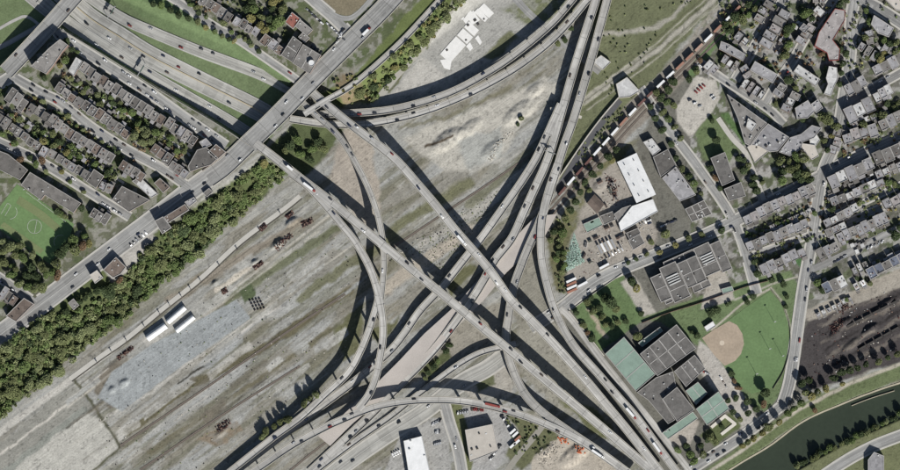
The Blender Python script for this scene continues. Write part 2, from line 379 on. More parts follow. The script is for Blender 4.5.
    vm = n.new('ShaderNodeVectorMath'); vm.operation = 'SCALE'; l.new(ca.outputs[0], vm.inputs[0]); l.new(prev, vm.inputs['Scale'])
    l.new(vm.outputs[0], bs.inputs['Base Color'])
    bp = n.new('ShaderNodeBump'); bp.inputs['Strength'].default_value = .5; bp.inputs['Distance'].default_value = .6
    l.new(n1_.outputs['Fac'], bp.inputs['Height']); l.new(bp.outputs[0], bs.inputs['Normal'])
    me.materials.append(m)
    return tag(link('ground', me), 'gravel, soil and grass ground sheet under the whole district', 'ground', kind='structure')
ground()

# ------------------------------------------------------------------ paths, roads, viaducts
def crom(pts, step=3.0):
    P = [np.array(p, float) for p in pts]
    P = [2*P[0]-P[1]]+P+[2*P[-1]-P[-2]]; out = []
    for i in range(1, len(P)-2):
        p0, p1, p2, p3 = P[i-1:i+3]; n = max(2, int(np.linalg.norm((p2-p1)[:2])/step))
        for k in range(n):
            t = k/n
            out.append(.5*((2*p1)+(-p0+p2)*t+(2*p0-5*p1+4*p2-p3)*t*t+(-p0+3*p1-3*p2+p3)*t**3))
    out.append(P[-2]); return np.array(out)
class Path:
    """centre line; three-value points carry their own height, two-value points lie on the ground"""
    def __init__(s, pts, width, dz=0.0):
        s.w = width*S; c = crom(pts)
        s.uv = c[:, :2]; s.deck = c.shape[1] == 3
        s.z = c[:, 2]+dz if s.deck else hgt(c[:, 0], c[:, 1])+dz
        k = S*(H-s.z)/H; s.p = np.stack([(c[:, 0]-450)*k, (235-c[:, 1])*k], 1)
        d = np.gradient(s.p, axis=0); s.t = d/np.linalg.norm(d, axis=1)[:, None]; s.n = np.stack([-s.t[:, 1], s.t[:, 0]], 1)
        s.s = np.concatenate([[0], np.cumsum(np.linalg.norm(np.diff(s.p, axis=0), axis=1))]); s.L = s.s[-1]
    def at(s, q, lat=0.0):
        f = lambda arr: np.interp(q, s.s, arr)
        n = np.array([f(s.n[:, 0]), f(s.n[:, 1])]); t = np.array([f(s.t[:, 0]), f(s.t[:, 1])])
        return f(s.p[:, 0])+n[0]*lat, f(s.p[:, 1])+n[1]*lat, f(s.z), math.atan2(t[1], t[0])
    def near(s, x, y):
        d = (s.p[:, 0]-x)**2+(s.p[:, 1]-y)**2; i = int(d.argmin()); return math.sqrt(d[i]), s.z[i]
def strip(mb, path, l, r, z0, z1=None, mi=0, keep=None, i0=0, i1=None):
    """a band between the lateral offsets l < r; z1 set: a solid band from z0 up to z1"""
    L = path.p+path.n*l; Rr = path.p+path.n*r; z = path.z
    i1 = len(L)-1 if i1 is None else i1
    for i in range(i0, i1):
        if keep is not None and not (keep[i] and keep[i+1]): continue
        a, b, c, d = L[i], Rr[i], Rr[i+1], L[i+1]
        zt = z1 if z1 is not None else z0
        mb.quad((d[0], d[1], z[i+1]+zt), (a[0], a[1], z[i]+zt), (b[0], b[1], z[i]+zt), (c[0], c[1], z[i+1]+zt), mi)
        mb.f[-1] = mb.f[-1][::-1] if (b[0]-a[0])*(d[1]-a[1])-(b[1]-a[1])*(d[0]-a[0]) > 0 else mb.f[-1]
        if z1 is not None:
            mb.quad((a[0], a[1], z[i]+z0), (a[0], a[1], z[i]+z1), (d[0], d[1], z[i+1]+z1), (d[0], d[1], z[i+1]+z0), mi)
            mb.quad((b[0], b[1], z[i]+z1), (b[0], b[1], z[i]+z0), (c[0], c[1], z[i+1]+z0), (c[0], c[1], z[i+1]+z1), mi)
            mb.quad((a[0], a[1], z[i]+z0), (d[0], d[1], z[i+1]+z0), (c[0], c[1], z[i+1]+z0), (b[0], b[1], z[i]+z0), mi)

def runs(keep):
    """contiguous stretches of a True/False list"""
    out, i0 = [], None
    for i, k in enumerate(keep):
        if k and i0 is None: i0 = i
        if (not k or i == len(keep)-1) and i0 is not None:
            e = i if k else i-1
            if e-i0 >= 2: out.append((i0, e))
            i0 = None
    return out
def road_mat(name, rgb, var=.14):
    """asphalt or concrete with streaks along the driving direction (uv: metres across, metres along)"""
    m = M(name, rgb, .9, var, .09, 1.2, spec=.15); n, l = m.node_tree.nodes, m.node_tree.links
    uv = n.new('ShaderNodeUVMap'); mp = n.new('ShaderNodeMapping'); mp.inputs['Scale'].default_value = (.42, .008, 1)
    l.new(uv.outputs[0], mp.inputs[0]); ns = n.new('ShaderNodeTexNoise'); ns.inputs['Scale'].default_value = 1; ns.inputs['Detail'].default_value = 3
    l.new(mp.outputs[0], ns.inputs['Vector'])
    mr = n.new('ShaderNodeMapRange'); mr.inputs[1].default_value = .38; mr.inputs[2].default_value = .62; mr.inputs[3].default_value = .76; mr.inputs[4].default_value = 1.16
    l.new(ns.outputs['Fac'], mr.inputs[0])
    mp2 = n.new('ShaderNodeMapping'); mp2.inputs['Scale'].default_value = (.02, .07, 1); l.new(uv.outputs[0], mp2.inputs[0])
    vo = n.new('ShaderNodeTexVoronoi'); vo.inputs['Scale'].default_value = 1; l.new(mp2.outputs[0], vo.inputs['Vector'])
    mr2 = n.new('ShaderNodeMapRange'); mr2.inputs[3].default_value = .86; mr2.inputs[4].default_value = 1.08
    sx = n.new('ShaderNodeSeparateColor'); l.new(vo.outputs['Color'], sx.inputs[0]); l.new(sx.outputs[0], mr2.inputs[0])
    mu = n.new('ShaderNodeMath'); mu.operation = 'MULTIPLY'; l.new(mr.outputs[0], mu.inputs[0]); l.new(mr2.outputs[0], mu.inputs[1])
    b = n['Principled BSDF']; old = b.inputs['Base Color'].links[0].from_socket
    v2 = n.new('ShaderNodeVectorMath'); v2.operation = 'SCALE'; l.new(old, v2.inputs[0]); l.new(mu.outputs[0], v2.inputs['Scale'])
    l.new(v2.outputs[0], b.inputs['Base Color']); return m
M_HWY = road_mat('highway_asphalt', A(164,162,154)); M_STR = road_mat('street_asphalt', A(150,149,145))
M_DECK = road_mat('deck_concrete', A(178,175,168)); M_DECK2 = road_mat('deck_worn', A(166,163,156))
M_CONC = M('concrete', A(186,180,166), .9, .12, .2); M_SIDE = M('sidewalk_concrete', A(184,180,170), .9, .12, .2)
M_PIER = M('pier_concrete', A(150,146,136), .9, .15, .2); M_LINE = M('road_paint', A(196,194,186), .8, .12, .3)
M_YEL = M('median_paint', A(178,164,132), .8, .15, .3); M_COVER = M('cover_concrete', A(182,173,164), .9, .16, .05)
PATHS = []                               # every road path, to keep sidewalks, parapets and piers clear of one another
def uv_strip(me, path, lats):
    uvl = me.uv_layers.new(name='uv'); P = path.p
    co = np.empty(len(me.vertices)*3, np.float32); me.vertices.foreach_get('co', co); co = co.reshape(-1, 3)[:, :2]
    out = np.zeros((len(co), 2), np.float32)
    for k in range(0, len(co), 4000):
        d = ((co[k:k+4000, None, :]-P[None])**2).sum(-1); i = d.argmin(1); r = co[k:k+4000]-P[i]
        out[k:k+4000, 0] = (r*path.n[i]).sum(1)+path.p[0, 0]; out[k:k+4000, 1] = path.s[i]+(r*path.t[i]).sum(1)
    vi = np.empty(len(me.loops), np.int32); me.loops.foreach_get('vertex_index', vi)
    uvl.data.foreach_set('uv', out[vi].ravel())
def dashes(mb, path, lat, on, gap, wd, z):
    q = 3.0
    while q < path.L-on-3:
        x0, y0, z0, a0 = path.at(q, lat); x1, y1, z1, a1 = path.at(q+on, lat); nx, ny = -math.sin(a0)*wd/2, math.cos(a0)*wd/2
        mb.quad((x0-nx, y0-ny, z0+z), (x1-nx, y1-ny, z1+z), (x1+nx, y1+ny, z1+z), (x0+nx, y0+ny, z0+z)); q += on+gap
_zoff = [0]
def add_road(key, name, label, pts, width, mat=None, side=True, lines='street', extra=0.0):
    _zoff[0] += 1
    p = Path(pts, width, .10+.02*(_zoff[0] % 12)+extra); p.key = key; p.side = side; p.lines = lines; p.name = name; p.label = label
    p.mat = mat or M_STR; p.extra = extra; PATHS.append(p); return p
def finish_road(p):
    mb = MB(); hw = p.w/2; strip(mb, p, -hw, hw, *((-1.6, 0) if p.extra else (0,)))
    me = mb.mesh(p.name, p.mat); uv_strip(me, p, None); o = tag(link(p.name, me), p.label, 'road', kind='structure')
    free = lambda lat: np.array([not any(q is not p and not q.deck and q.near(x, y)[0] < q.w/2+.4 for q in PATHS) for x, y in p.p+p.n*lat])
    if p.side:
        for sgn in (-1, 1):
            a, b = sorted((sgn*hw, sgn*(hw+2.1)))
            for i0, i1 in runs(free(sgn*(hw+1.1))):
                m2 = MB(); strip(m2, p, a, b, -.05, .13, 0, None, i0, i1); m2.build('sidewalk', M_SIDE, o)
    m3 = MB(); kf = free(0)
    if p.lines == 'highway':
        for lat in (-hw+.9, hw-.9): strip(m3, p, lat-.2, lat+.2, .03)
        n = max(2, round(p.w/3.9))
        for i in range(1, n): dashes(m3, p, -hw+p.w*i/n, 4, 8, .2, .03)
    elif p.lines == 'wide':
        strip(m3, p, -.2, .2, .03, None, 0, kf)
        for lat in (-p.w/4, p.w/4): dashes(m3, p, lat, 3, 7, .16, .03)
    elif p.lines == 'street': dashes(m3, p, 0, 3, 6, .18, .03)
    if m3.f: m3.build('lane_marking', M_LINE, o)['kind'] = 'stuff'
    return o

DECKS = []
def add_deck(key, label, pts, width, mat=None, piers=True, lanes=2, name='viaduct', cat='viaduct', thick=1.5, spacing=25.0, dz=None):
    _zoff[0] += 1
    p = Path(pts, width, .03*(_zoff[0] % 9) if dz is None else dz); p.key = key; p.label = label; p.mat = mat or M_DECK; p.piers = piers; p.lanes = lanes
    p.name = name; p.cat = cat; p.thick = thick; p.sp = spacing; PATHS.append(p); DECKS.append(p); return p
def finish_deck(p):
    root = tag(empty(p.name, (p.p[len(p.p)//2][0], p.p[len(p.p)//2][1], 0)), p.label, p.cat, 'elevated roads of the interchange')
    inv = root.location.copy()
    def put(mb, nm, mat, uvs=False):
        mb.v = [(x-inv[0], y-inv[1], z) for x, y, z in mb.v]; me = mb.mesh(nm, mat)
        return link(nm, me, root)
    hw = p.w/2
    mb = MB(); strip(mb, p, -hw, hw, -p.thick, 0); me = mb.mesh('deck', p.mat); uv_strip(me, p, None)
    for v in me.vertices: v.co.x -= inv[0]; v.co.y -= inv[1]
    link('deck', me, root)
    def clear(lat):
        out = []
        for (x, y), z in zip(p.p+p.n*lat, p.z):
            ok = True
            for q in DECKS:
                if q is p: continue
                d, qz = q.near(x, y)
                if d < q.w/2-.2 and abs(qz-z) < 3.2: ok = False; break
            out.append(ok)
        return np.array(out)
    for sgn in (-1, 1):
        a, b = sorted((sgn*hw, sgn*(hw-.55)))
        for i0, i1 in runs(clear(sgn*(hw-.3))):
            m2 = MB(); strip(m2, p, a, b, .0, .95, 0, None, i0, i1); put(m2, 'parapet', M_CONC)
    m3 = MB()
    for lat in (-hw+1.45, hw-1.45): strip(m3, p, lat-.16, lat+.16, .03, None, 0, clear(lat))
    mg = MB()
    for lat in (-hw+.85, hw-.85): strip(mg, p, lat-.3, lat+.3, .015, None, 0, clear(lat))  # darker lines along both shoulders beside the parapets
    if mg.f: put(mg, 'shoulder_line', M('shoulder_dark', A(112,108,100), .95, .25, .3))['kind'] = 'stuff'
    for i in range(1, p.lanes): dashes(m3, p, -hw+1.2+(p.w-2.4)*i/p.lanes, 3.5, 8, .18, .03)
    put(m3, 'lane_marking', M_LINE)['kind'] = 'stuff'
    m4 = MB(); q = 12.0
    while q < p.L-6:
        x, y, z, an = p.at(q); m4.box(x, y, z+.012, z+.03, .35, p.w-1.3, an); q += p.sp
    M_J = M('joint_rubber', A(96,94,90), .9); put(m4, 'expansion_joint', M_J)['kind'] = 'stuff'
    if not p.piers: return root
    q = p.sp*.5
    while q < p.L-4:
        x, y, z, an = p.at(q); u = x/S+450; v = 235-y/S; g = gz(u, v)
        bad = any(r is not p and r.near(x, y)[0] < r.w/2+1.0 and r.near(x, y)[1] < z-2 for r in PATHS)
        if z-g > 4 and not bad:
            m5 = MB(); zt = z-p.thick
            m5.box(x, y, zt-1.3, zt, 1.6, p.w*.86, an)
            if p.w > 12:
                for s_ in (-1, 1): m5.box(x-math.sin(an)*s_*p.w*.28, y+math.cos(an)*s_*p.w*.28, g-1, zt-1.3, 1.4, 1.6, an)
            else: m5.box(x, y, g-1, zt-1.3, 1.5, p.w*.36, an)
            put(m5, 'pier', M_PIER)
        q += p.sp
    return root

# plateau and trench roads (map units)
H1 = add_road('H1', 'highway', 'upper carriageway of the sunken highway between grass verges', [(80,-10),(118,16),(150,31),(201,52),(262,75),(300,95)], 11.5, M_HWY, False, 'highway', .75)
H2 = add_road('H2', 'highway', 'middle twin carriageways of the sunken highway with yellow median', [(60,-8),(90,18),(120,37),(150,56),(201,82),(252,107),(276,121)], 20.5, M_HWY, False, 'highway', .75)
H3 = add_road('H3', 'highway', 'lower carriageway of the sunken highway by the wall', [(40,-2),(72,25),(110,50),(150,75),(219,115),(250,134)], 12, M_HWY, False, 'highway', .75)
HW1 = add_road('HW1', 'highway', 'highway lanes leading away beyond the corner overpass', [(22,-10),(40,5),(62,22)], 12, M_HWY, False, 'highway')
HW2 = add_road('HW2', 'access_road', 'pale ramp curving through grass beyond corner overpass', [(-10,34),(15,20),(28,17),(45,30)], 3, M_DECK, False, None)
HW3 = add_road('HW3', 'access_road', 'lower pale ramp through grass beyond corner overpass', [(-10,52),(10,42),(28,32),(50,20)], 5, M_DECK, False, None)
H4 = add_road('H4', 'street', 'residential street lined with parked cars beside highway trench wall', [(54,26),(64,38),(100,61),(150,93),(188,120),(226,146)], 8.5, M_STR)
ST_B = add_road('STB', 'street', 'middle residential street between the terraces', [(10,75),(40,92),(60,102),(90,126),(124,148),(161,168),(190,188)], 7.5, M_STR)
ST_C = add_road('STC', 'street', 'residential street passing the long school roof', [(-10,138),(25,154),(51,168),(94,195),(130,217)], 7, M_STR)
ST_O = add_road('STO', 'street', 'short street running off beside corner overpass', [(-20,90),(-2,84),(12,76)], 9, M_STR)
ST_E = add_road('STE', 'street', 'side street below the sports pitch trees', [(-20,266),(0,278),(36,303)], 7, M_STR)
LN1 = add_road('LN1', 'alley', 'pale alley behind the upper terraces', [(70,76),(90,91),(124,113),(134,120)], 2.2, M_SIDE, False, None)
LN2 = add_road('LN2', 'alley', 'pale alley near the eastern end of terraces', [(156,132),(185,151),(190,156)], 2.4, M_SIDE, False, None)
LN3 = add_road('LN3', 'alley', 'pale alley behind the lower terraces', [(14,110),(40,130),(65,146),(100,168),(124,183)], 2.4, M_SIDE, False, None)
ST_T = add_road('STT', 'street', 'street above the grassy trench slope', [(140,-22),(180,3),(214,26),(236,38),(280,68),(300,82)], 5.5, M_STR)
ST_X = add_road('STX', 'street', 'street meeting the wide avenue beside brown field', [(300,-12),(318,4),(334,18),(352,36)], 9, M_STR)
ST_Y = add_road('STY', 'slip_road', 'curved slip road rounding the brown field corner', [(326,10),(342,18),(356,15),(376,-6)], 5, M_STR, False, None)
R1g = add_road('R1g', 'avenue', 'wide avenue following the top of the wooded slope', [(-30,357),(0,335),(40,305),(98,261),(150,222),(190,191),(215,173)], 17, M_STR, True, 'wide')
# eastern district
S1 = add_road('S1', 'street', 'street descending past the flat-roofed workshops', [(640,88),(652,106),(668,128),(700,170),(735,224),(757,294)], 7.5)
S2 = add_road('S2', 'street', 'long street in front of the school', [(530,328),(560,309),(600,279),(651,257),(702,236),(735,221),(778,198),(817,178),(851,160),(900,138),(960,112)], 10, M_STR, True, 'wide')
S3 = add_road('S3', 'avenue', 'main avenue running down to the canal', [(856,-10),(851,20),(850,55),(844,95),(836,140),(822,176),(812,240),(803,290),(796,340),(790,380),(783,404)], 9.5, M_STR, True, 'wide')
S4 = add_road('S4', 'street', 'straight street between small houses near the railway', [(790,-10),(768,24),(750,54),(735,80)], 7)
S5 = add_road('S5', 'street', 'street beside the red-edged townhouses', [(840,-10),(808,34),(793,60),(778,82),(766,102)], 6.5)
S6 = add_road('S6', 'street', 'street passing the long slanted grey building', [(696,60),(720,77),(766,107),(784,124)], 6)
S7 = add_road('S7', 'avenue', 'broad road crossing the far corner of the district', [(840,-14),(860,-1),(876,7),(900,22),(940,48)], 10)
S8 = add_road('S8', 'street', 'short street climbing to the broad avenue', [(842,107),(856,98),(900,73),(950,46)], 7)
S8b = add_road('S8b', 'slip_road', 'short slip road forming a green triangle', [(872,4),(862,22),(852,42)], 5, M_STR, False, None)
S9 = add_road('S9', 'street', 'canal side street with parked cars', [(672,484),(692,469),(747,433),(785,403)], 8)
S10 = add_road('S10', 'street', 'narrow street between two terrace rows', [(744,258),(778,246),(808,236)], 4.5)
S11 = add_road('S11', 'alley', 'parking alley behind the terraces', [(806,272),(820,266),(850,252),(888,233),(940,208)], 7, M_STR, False, None)
S12 = add_road('S12', 'street', 'terrace street east of the main avenue', [(812,238),(836,228),(862,216),(910,194)], 5)
S13 = add_road('S13', 'street', 'upper terrace street east of the main avenue', [(828,216),(860,204),(910,180)], 3.6)
S14 = add_road('S14', 'street', 'short link street by the row houses', [(731,36),(748,49)], 4)
S15 = add_road('S15', 'alley', 'driveway by the school apartment block', [(718,118),(732,138),(745,152),(752,168),(764,200)], 5, M_SIDE, False, None)
SV = add_road('SV', 'service_road', 'service road squeezed between viaduct and green-roofed plant', [(560,308),(572,320),(598,355),(640,408),(672,448),(692,474)], 6.5, M_DECK, False, None)
CB = add_road('CB', 'street', 'road along the far canal bank', [(790,500),(838,466),(870,448),(900,436),(960,414)], 9, M_STR, True, 'street')
# ground roads under the interchange
NN = add_road('N', 'boulevard', 'broad boulevard crossing beneath the viaducts', [(320,484),(347,463),(381,439),(425,411),(461,383),(488,368),(512,350)], 14, M_HWY, True, 'wide')
PP = add_road('P', 'street', 'street between the two low warehouses', [(444,402),(450,424),(458,450),(464,484)], 8.5, M_STR)
QQ = add_road('Q', 'track', 'worn grey track between brush and trailer yard', [(548,418),(538,432),(515,460),(498,484)], 6, M('track_dirt', A(148,144,132), .95, .15), False, None)
LR = add_road('LR', 'access_road', 'pale lane below the wooded bank beside gravel lots', [(372,106),(395,78),(424,46),(440,24),(466,-10)], 6, M('lane_gravel', A(172,168,156), .95, .1), False, None)
GR = add_road('GR', 'access_road', 'road passing beneath the northern viaducts', [(506,-12),(530,14),(560,40),(600,72)], 7, M_STR, False, None)
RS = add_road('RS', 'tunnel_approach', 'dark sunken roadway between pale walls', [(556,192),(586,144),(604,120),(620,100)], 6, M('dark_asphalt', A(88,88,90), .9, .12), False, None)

# elevated decks (map units and metres above the yard)
R1 = add_deck('R1', 'wide avenue overpass crossing the sunken highway', [(208,178.5,14.3),(225,166,14.4),(248,144,14.5),(275,118,14.6),(310,82,14.6),(345,47,14.5),(380,12,14.4),(400,-10,14.3)], 19, M_STR, True, 4, 'road_overpass', 'overpass')
R1b = add_deck('R1b', 'narrow concrete ramp running beside the wide avenue', [(455,-14,14.2),(440,0,14.4),(400,43,14.7),(355,83,14.7),(325,101,14.6),(304,114,14.5)], 6, M_DECK, True, 1, 'road_ramp', 'ramp')
O1 = add_deck('O1', 'corner overpass with a pale parapet over highway', [(84,-14,14.5),(70,2,14.6),(40,36,14.6),(6,72,14.3)], 16.5, M_STR, True, 4, 'road_overpass', 'overpass')
FU = add_deck('FU', 'outer carriageway of the northern curved viaduct', [(318,114.5,8.0),(352,113,8.2),(384,110.5,8.5),(415,104,9),(450,92.5,9),(482,76,9),(514,55,9),(552,23,9),(582,-12,9)], 7.5, M_DECK2)
FL = add_deck('FL', 'inner carriageway of the northern curved viaduct', [(290,119,8.0),(328,124,7.8),(364,124,8.2),(408,116,8.7),(450,102,9),(492,82,9),(526,61,9),(560,32,9),(597,-12,9)], 7.5, M_DECK)
GL = add_deck('GL', 'western carriageway of the tall north-south viaduct', [(600,-14,9),(592,12,9),(576,62,8.6),(560,118,8.2),(552,146,8),(545,166,7.6),(535,188,7.2),(524,212,6.8),(512,238,6.6),(495,260,6.5),(484,280,6.3),(471,301,5.8),(461,315,5.4),(439,344,4.2),(420,365,3.2),(400,385,2.2),(375,411,1.2),(352,433,.6),(310,472,.35)], 8.5, M_DECK)
GR_ = add_deck('GR', 'eastern carriageway of the tall north-south viaduct', [(611,-14,9),(603,16,9),(590,64,8.6),(574,118,8.2),(564,146,8),(556,172,7.8),(546,204,7.4),(538,226,7.2),(529,246,7),(521,266,6.8),(513,290,6.6),(509,315,6.6),(506,335,7),(508,353,8),(512,367,9),(518,382,10),(527,397,11.5),(543,413,13),(568,431,14.2),(600,452.5,14.6),(640,482,14.6)], 8.5, M_DECK2)
G1 = add_deck('G1', 'thin western branch splitting from the tall viaduct', [(561,104,8.4),(552,124,8.1),(543,144,7.9),(534,162,7.7),(520,184,7.2),(503,208,6.8),(483,236,6.4),(467,256,6.3),(443,286,6),(420,311,5.6),(404,334,5.2),(388,353,4.8),(355,381,4),(320,407,3.4),(280,437,3),(232,474,2.8)], 8, M_DECK)
G4 = add_deck('G4', 'eastern curving branch beside the tree strip', [(558,164,8.0),(549,190,8.4),(543,215,8.8),(541,238,9.2),(542,260,9.6),(547,284,10.2),(553,305,11),(564,330,12),(577,350,13),(600,376,14),(620,399,14.5),(636,417,14.7),(656,444,14.8),(684,482,14.8)], 8, M_DECK)
CC = add_deck('C', 'highest long viaduct sweeping diagonally across the interchange', [(312,92,11.0),(328,106,15.17),(345,120,19.33),(362,133,23.0),(394,158,26.5),(420,187,29.0),(437,207,30.0),(455,230,30.5),(488,268,30.5),(510,299,29.5),(527,316,28.5),(552,342,26.5),(583,377,23.5),(608,407,20.33),(632,436,17.67),(666,480,15.0)], 8.8, M_DECK)
DD = add_deck('D', 'long diagonal viaduct leaving the avenue above the wood', [(255,143,14.7),(275,158,16.2),(300,178,18.5),(325,197,21.5),(345,213,23.5),(365,230,25),(384,246,26),(420,276,27),(460,309,27),(485,330,26.5),(509,350,25.5),(552,386,23.5),(600,426,19.5),(630,452,17.0),(664,482,15.0)], 8.8, M_DECK)
A1 = add_deck('A1', 'sinuous ramp peeling off the diagonal viaduct to join arc', [(290,173,16.1),(308,187,18.53),(325,205,21.07),(341,224,23.2),(356,243,23.6),(369,266,23.6),(377,289,23.2),(382,314,22.5),(383,336,21.8),(380,358,21),(375,380,18.87),(368,396,16.93),(358,409,15.3)], 7.5, M_DECK)
A2 = add_deck('A2', 'ramp dropping from the avenue and merging with sinuous ramp', [(302,102,11.0),(318,117,14.0),(333,130,17.5),(343,142,20.0),(356,163,22.3),(368,187,23),(377,212,23.3),(382,236,23.4),(384,260,23.3),(383,280,23.2),(381,300,22.8)], 6.2, M_DECK2)
A3 = add_deck('A3', 'ramp branching down to the lower rail yard side', [(379,296,23.1),(377,304,22.03),(370,327,19.86),(361,350,17.29),(348,373,14.51),(326,394,11.74),(300,418,9.57),(274,437,8),(236,467,7),(220,480,6.6)], 7, M_DECK)
EE = add_deck('E', 'broad arc viaduct bending over the boulevard', [(232,486,9),(260,467,10.5),(291,446,12),(318,431,13),(340,420.5,14),(375,407,15),(410,401,15.2),(445,400,15.2),(475,403,15.2),(510,411.5,15),(545,424,14.8),(585,444,14.7),(632,476,14.7)], 7.6, M_DECK)
JJ = add_deck('J', 'short curved ramp sinking to the boulevard', [(516,344,7),(500,347.5,6.4),(480,353,5.6),(461,363,4.6),(440,378,3.2),(415,397,1.6),(390,417,.8),(350,445,.45),(312,474,.4)], 6.2, M_DECK)
DECK_BY = {p.key: p for p in DECKS}
for p in [p for p in PATHS if not p.deck]: finish_road(p)
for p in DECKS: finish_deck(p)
# yellow median barrier of the sunken highway
mb = MB(); strip(mb, H2, -.6, .6, 0, .85); tag(mb.build('median_barrier', M_YEL), 'sandy yellow barrier along the middle of the sunken highway', 'barrier')
tw = Path([(62,30),(110,59),(160,90.5),(215,123),(250,146)], 1); mb = MB()
tw.z = np.full(len(tw.z), PLAT); strip(mb, tw, -.5, .5, -13, .9)
tag(mb.build('retaining_wall', M_PIER), 'concrete retaining wall between sunken highway and residential street', 'wall')
# pale concrete cover over the railway
cv = [(536,216),(557,214),(545,236),(506,273),(484,300),(462,322),(418,366),(386,396),(352,424),(330,446),(318,436),(344,414),(380,380),(400,360),(424,334),(455,306),(478,280),(505,250),(524,228)]
mb = MB(); mb.prism([W(u, v, 4.6)[:2] for u, v in cv[::-1]], 3.4, 4.6)
tag(mb.build('railway_cover', M_COVER), 'long pale concrete slab covering the railway beneath the viaducts', 'slab')

# ------------------------------------------------------------------ water, sports grounds
def sheet(name, label, poly, z, mat, cat):
    me = MB(); me.prism([W(u, v, z)[:2] for u, v in ccw(poly)], z-.3, z); return tag(me.build(name, mat), label, cat, kind='structure')
def ccw(poly):                           # map polygon (y down) to counter-clockwise in the world
    a = sum(p[0]*q[1]-q[0]*p[1] for p, q in zip(poly, poly[1:]+poly[:1]))
    return poly if a < 0 else poly[::-1]
M_WATER = M('canal_water', A(54,64,50), .3, .14, .02, .25, spec=.2, bump=.06)
sheet('canal_water', 'dark green canal water', [(670,540),(712,478),(738,461),(770,442),(804,418),(842,401),(900,380),(1100,320),(1100,470),(960,408),(900,421),(842,447),(794,474),(750,540)], -1.7, M_WATER, 'canal')
cw = Path([(700,489),(740,463.5),(770,445.5),(804,421),(842,404),(870,393),(900,383),(960,366)], 1)
cw.z[:] = .15; mb = MB(); strip(mb, cw, -.9, .9, -3.2, .2); tag(mb.build('canal_wall', M('wall_stone', A(178,168,142), .9, .2)), 'pale stone edge wall of the canal beside footpath', 'wall')
cj = Path([(850,402.5),(868,395.5),(893,387.5)], 1); cj.z[:] = -.4; mb = MB(); strip(mb, cj, -4.3, -3.6, -3, 0); tag(mb.build('canal_jetty', MATS['wall_stone']), 'thin stone guide wall standing in the canal water', 'jetty')
M_PITCH = M('pitch_turf', A(104,134,80), .95, .2, .05, .4); M_OUT = M('outfield_turf', A(102,130,80), .95, .2, .05, .4)
M_CLAY = M('infield_clay', A(168,150,128), .95, .18, .08, .4); M_WORN = M('worn_turf', A(116,128,82), .95, .16, .06, .5)
sheet('sports_pitch', 'green sports pitch with white markings beside the school', [(17,184),(74,224),(70,236),(50,264),(-12,222)], PLAT+.12, M_PITCH, 'pitch')
for k, poly in enumerate([[(20,196),(44,212),(60,226),(56,232),(36,216),(16,203)], [(4,222),(24,236),(44,250),(40,254),(16,238),(0,226)]]):
    sheet('worn_turf', ('worn strip along the upper side of sports pitch', 'worn strip along the lower side of sports pitch')[k], poly, PLAT+.2, M_WORN, 'turf')
def lines(label, polys, z, w=.45, name='pitch_marking', mat=None):
    m = MB()
    for poly in polys:
        for (u0, v0), (u1, v1) in zip(poly[:-1], poly[1:]):
            a = W(u0, v0, z); b = W(u1, v1, z); m.box((a[0]+b[0])/2, (a[1]+b[1])/2, z-.05, z, math.hypot(a[0]-b[0], a[1]-b[1]), w, math.atan2(b[1]-a[1], b[0]-a[0]))
    o = m.build(name, mat or M_LINE); tag(o, label, 'marking', kind='structure'); return o
circ = lambda u, v, r, a0=0, a1=360, n=20: [(u+r*math.cos(math.radians(a0+(a1-a0)*i/n)), v+r*math.sin(math.radians(a0+(a1-a0)*i/n))) for i in range(n+1)]
lines('white pitch lines, circle and goal boxes', [circ(34.5,226.5,7), circ(10,212,7,-40,90,10), circ(61,242,7,150,290,10), [(1,214),(7.5,203),(11,205.5),(5,216)],[(26,192),(66,222)],[(34.5,233),(37,220)]], PLAT+.28, .32)
sheet('ball_field', 'mown green outfield of the baseball ground', [(722,325),(748,306),(770,291),(780,302),(788,322),(789,345),(783,368),(772,388),(752,394),(738,384),(724,366)], .14, M_OUT, 'field')
sheet('ball_infield', 'rounded tan clay infield of the baseball ground', [(702,338),(715,329),(729,321),(737,325),(742.5,334),(744,344),(741,354),(735,361),(725,366),(714,355)], .26, M_CLAY, 'infield')
sheet('pitcher_mound', 'pale worn mound in the clay infield', circ(722,343,2.6,n=10)[:-1], .34, M('mound_clay', A(200,184,162), .95, .08), 'mound')
fc = Path([(771,290),(781,303),(789,322),(790,346),(784,370),(773,389)], 1); fc.z[:] = 0; mb = MB(); strip(mb, fc, -.15, .15, 0, 1.6)
tag(mb.build('outfield_fence', M('fence_wire', A(130,128,110), .8)), 'low curved fence around the baseball outfield', 'fence')
def pole(u, v, h, label, arm=0.0):
    z = gz(u, v); x, y, _ = W(u, v, z); r = tag(empty('light_pole', (x, y, z)), label, 'light pole', 'light poles')
    m = MB(); m.tube((0,0,-.5), (0,0,h), .22, 6, r2=.12); m.build('mast', M('galvanised', A(140,140,138), .5, .1), r)
    m = MB(); m.box(0, .6, h-.2, h+.4, 2.4, .9, .4); m.build('lamp_head', M('lamp_grey', A(170,170,168), .5, .1), r)
for i, (u, v) in enumerate([(774,322),(769,349),(782,356),(756,374)]): pole(u, v, 15, nth(i)+' tall floodlight pole counted down the outfield grass')
for i, (u, v) in enumerate([(25,190),(40,200)]): pole(u, v, 9, nth(i)+' lamp pole counted along the sports pitch edge by school')

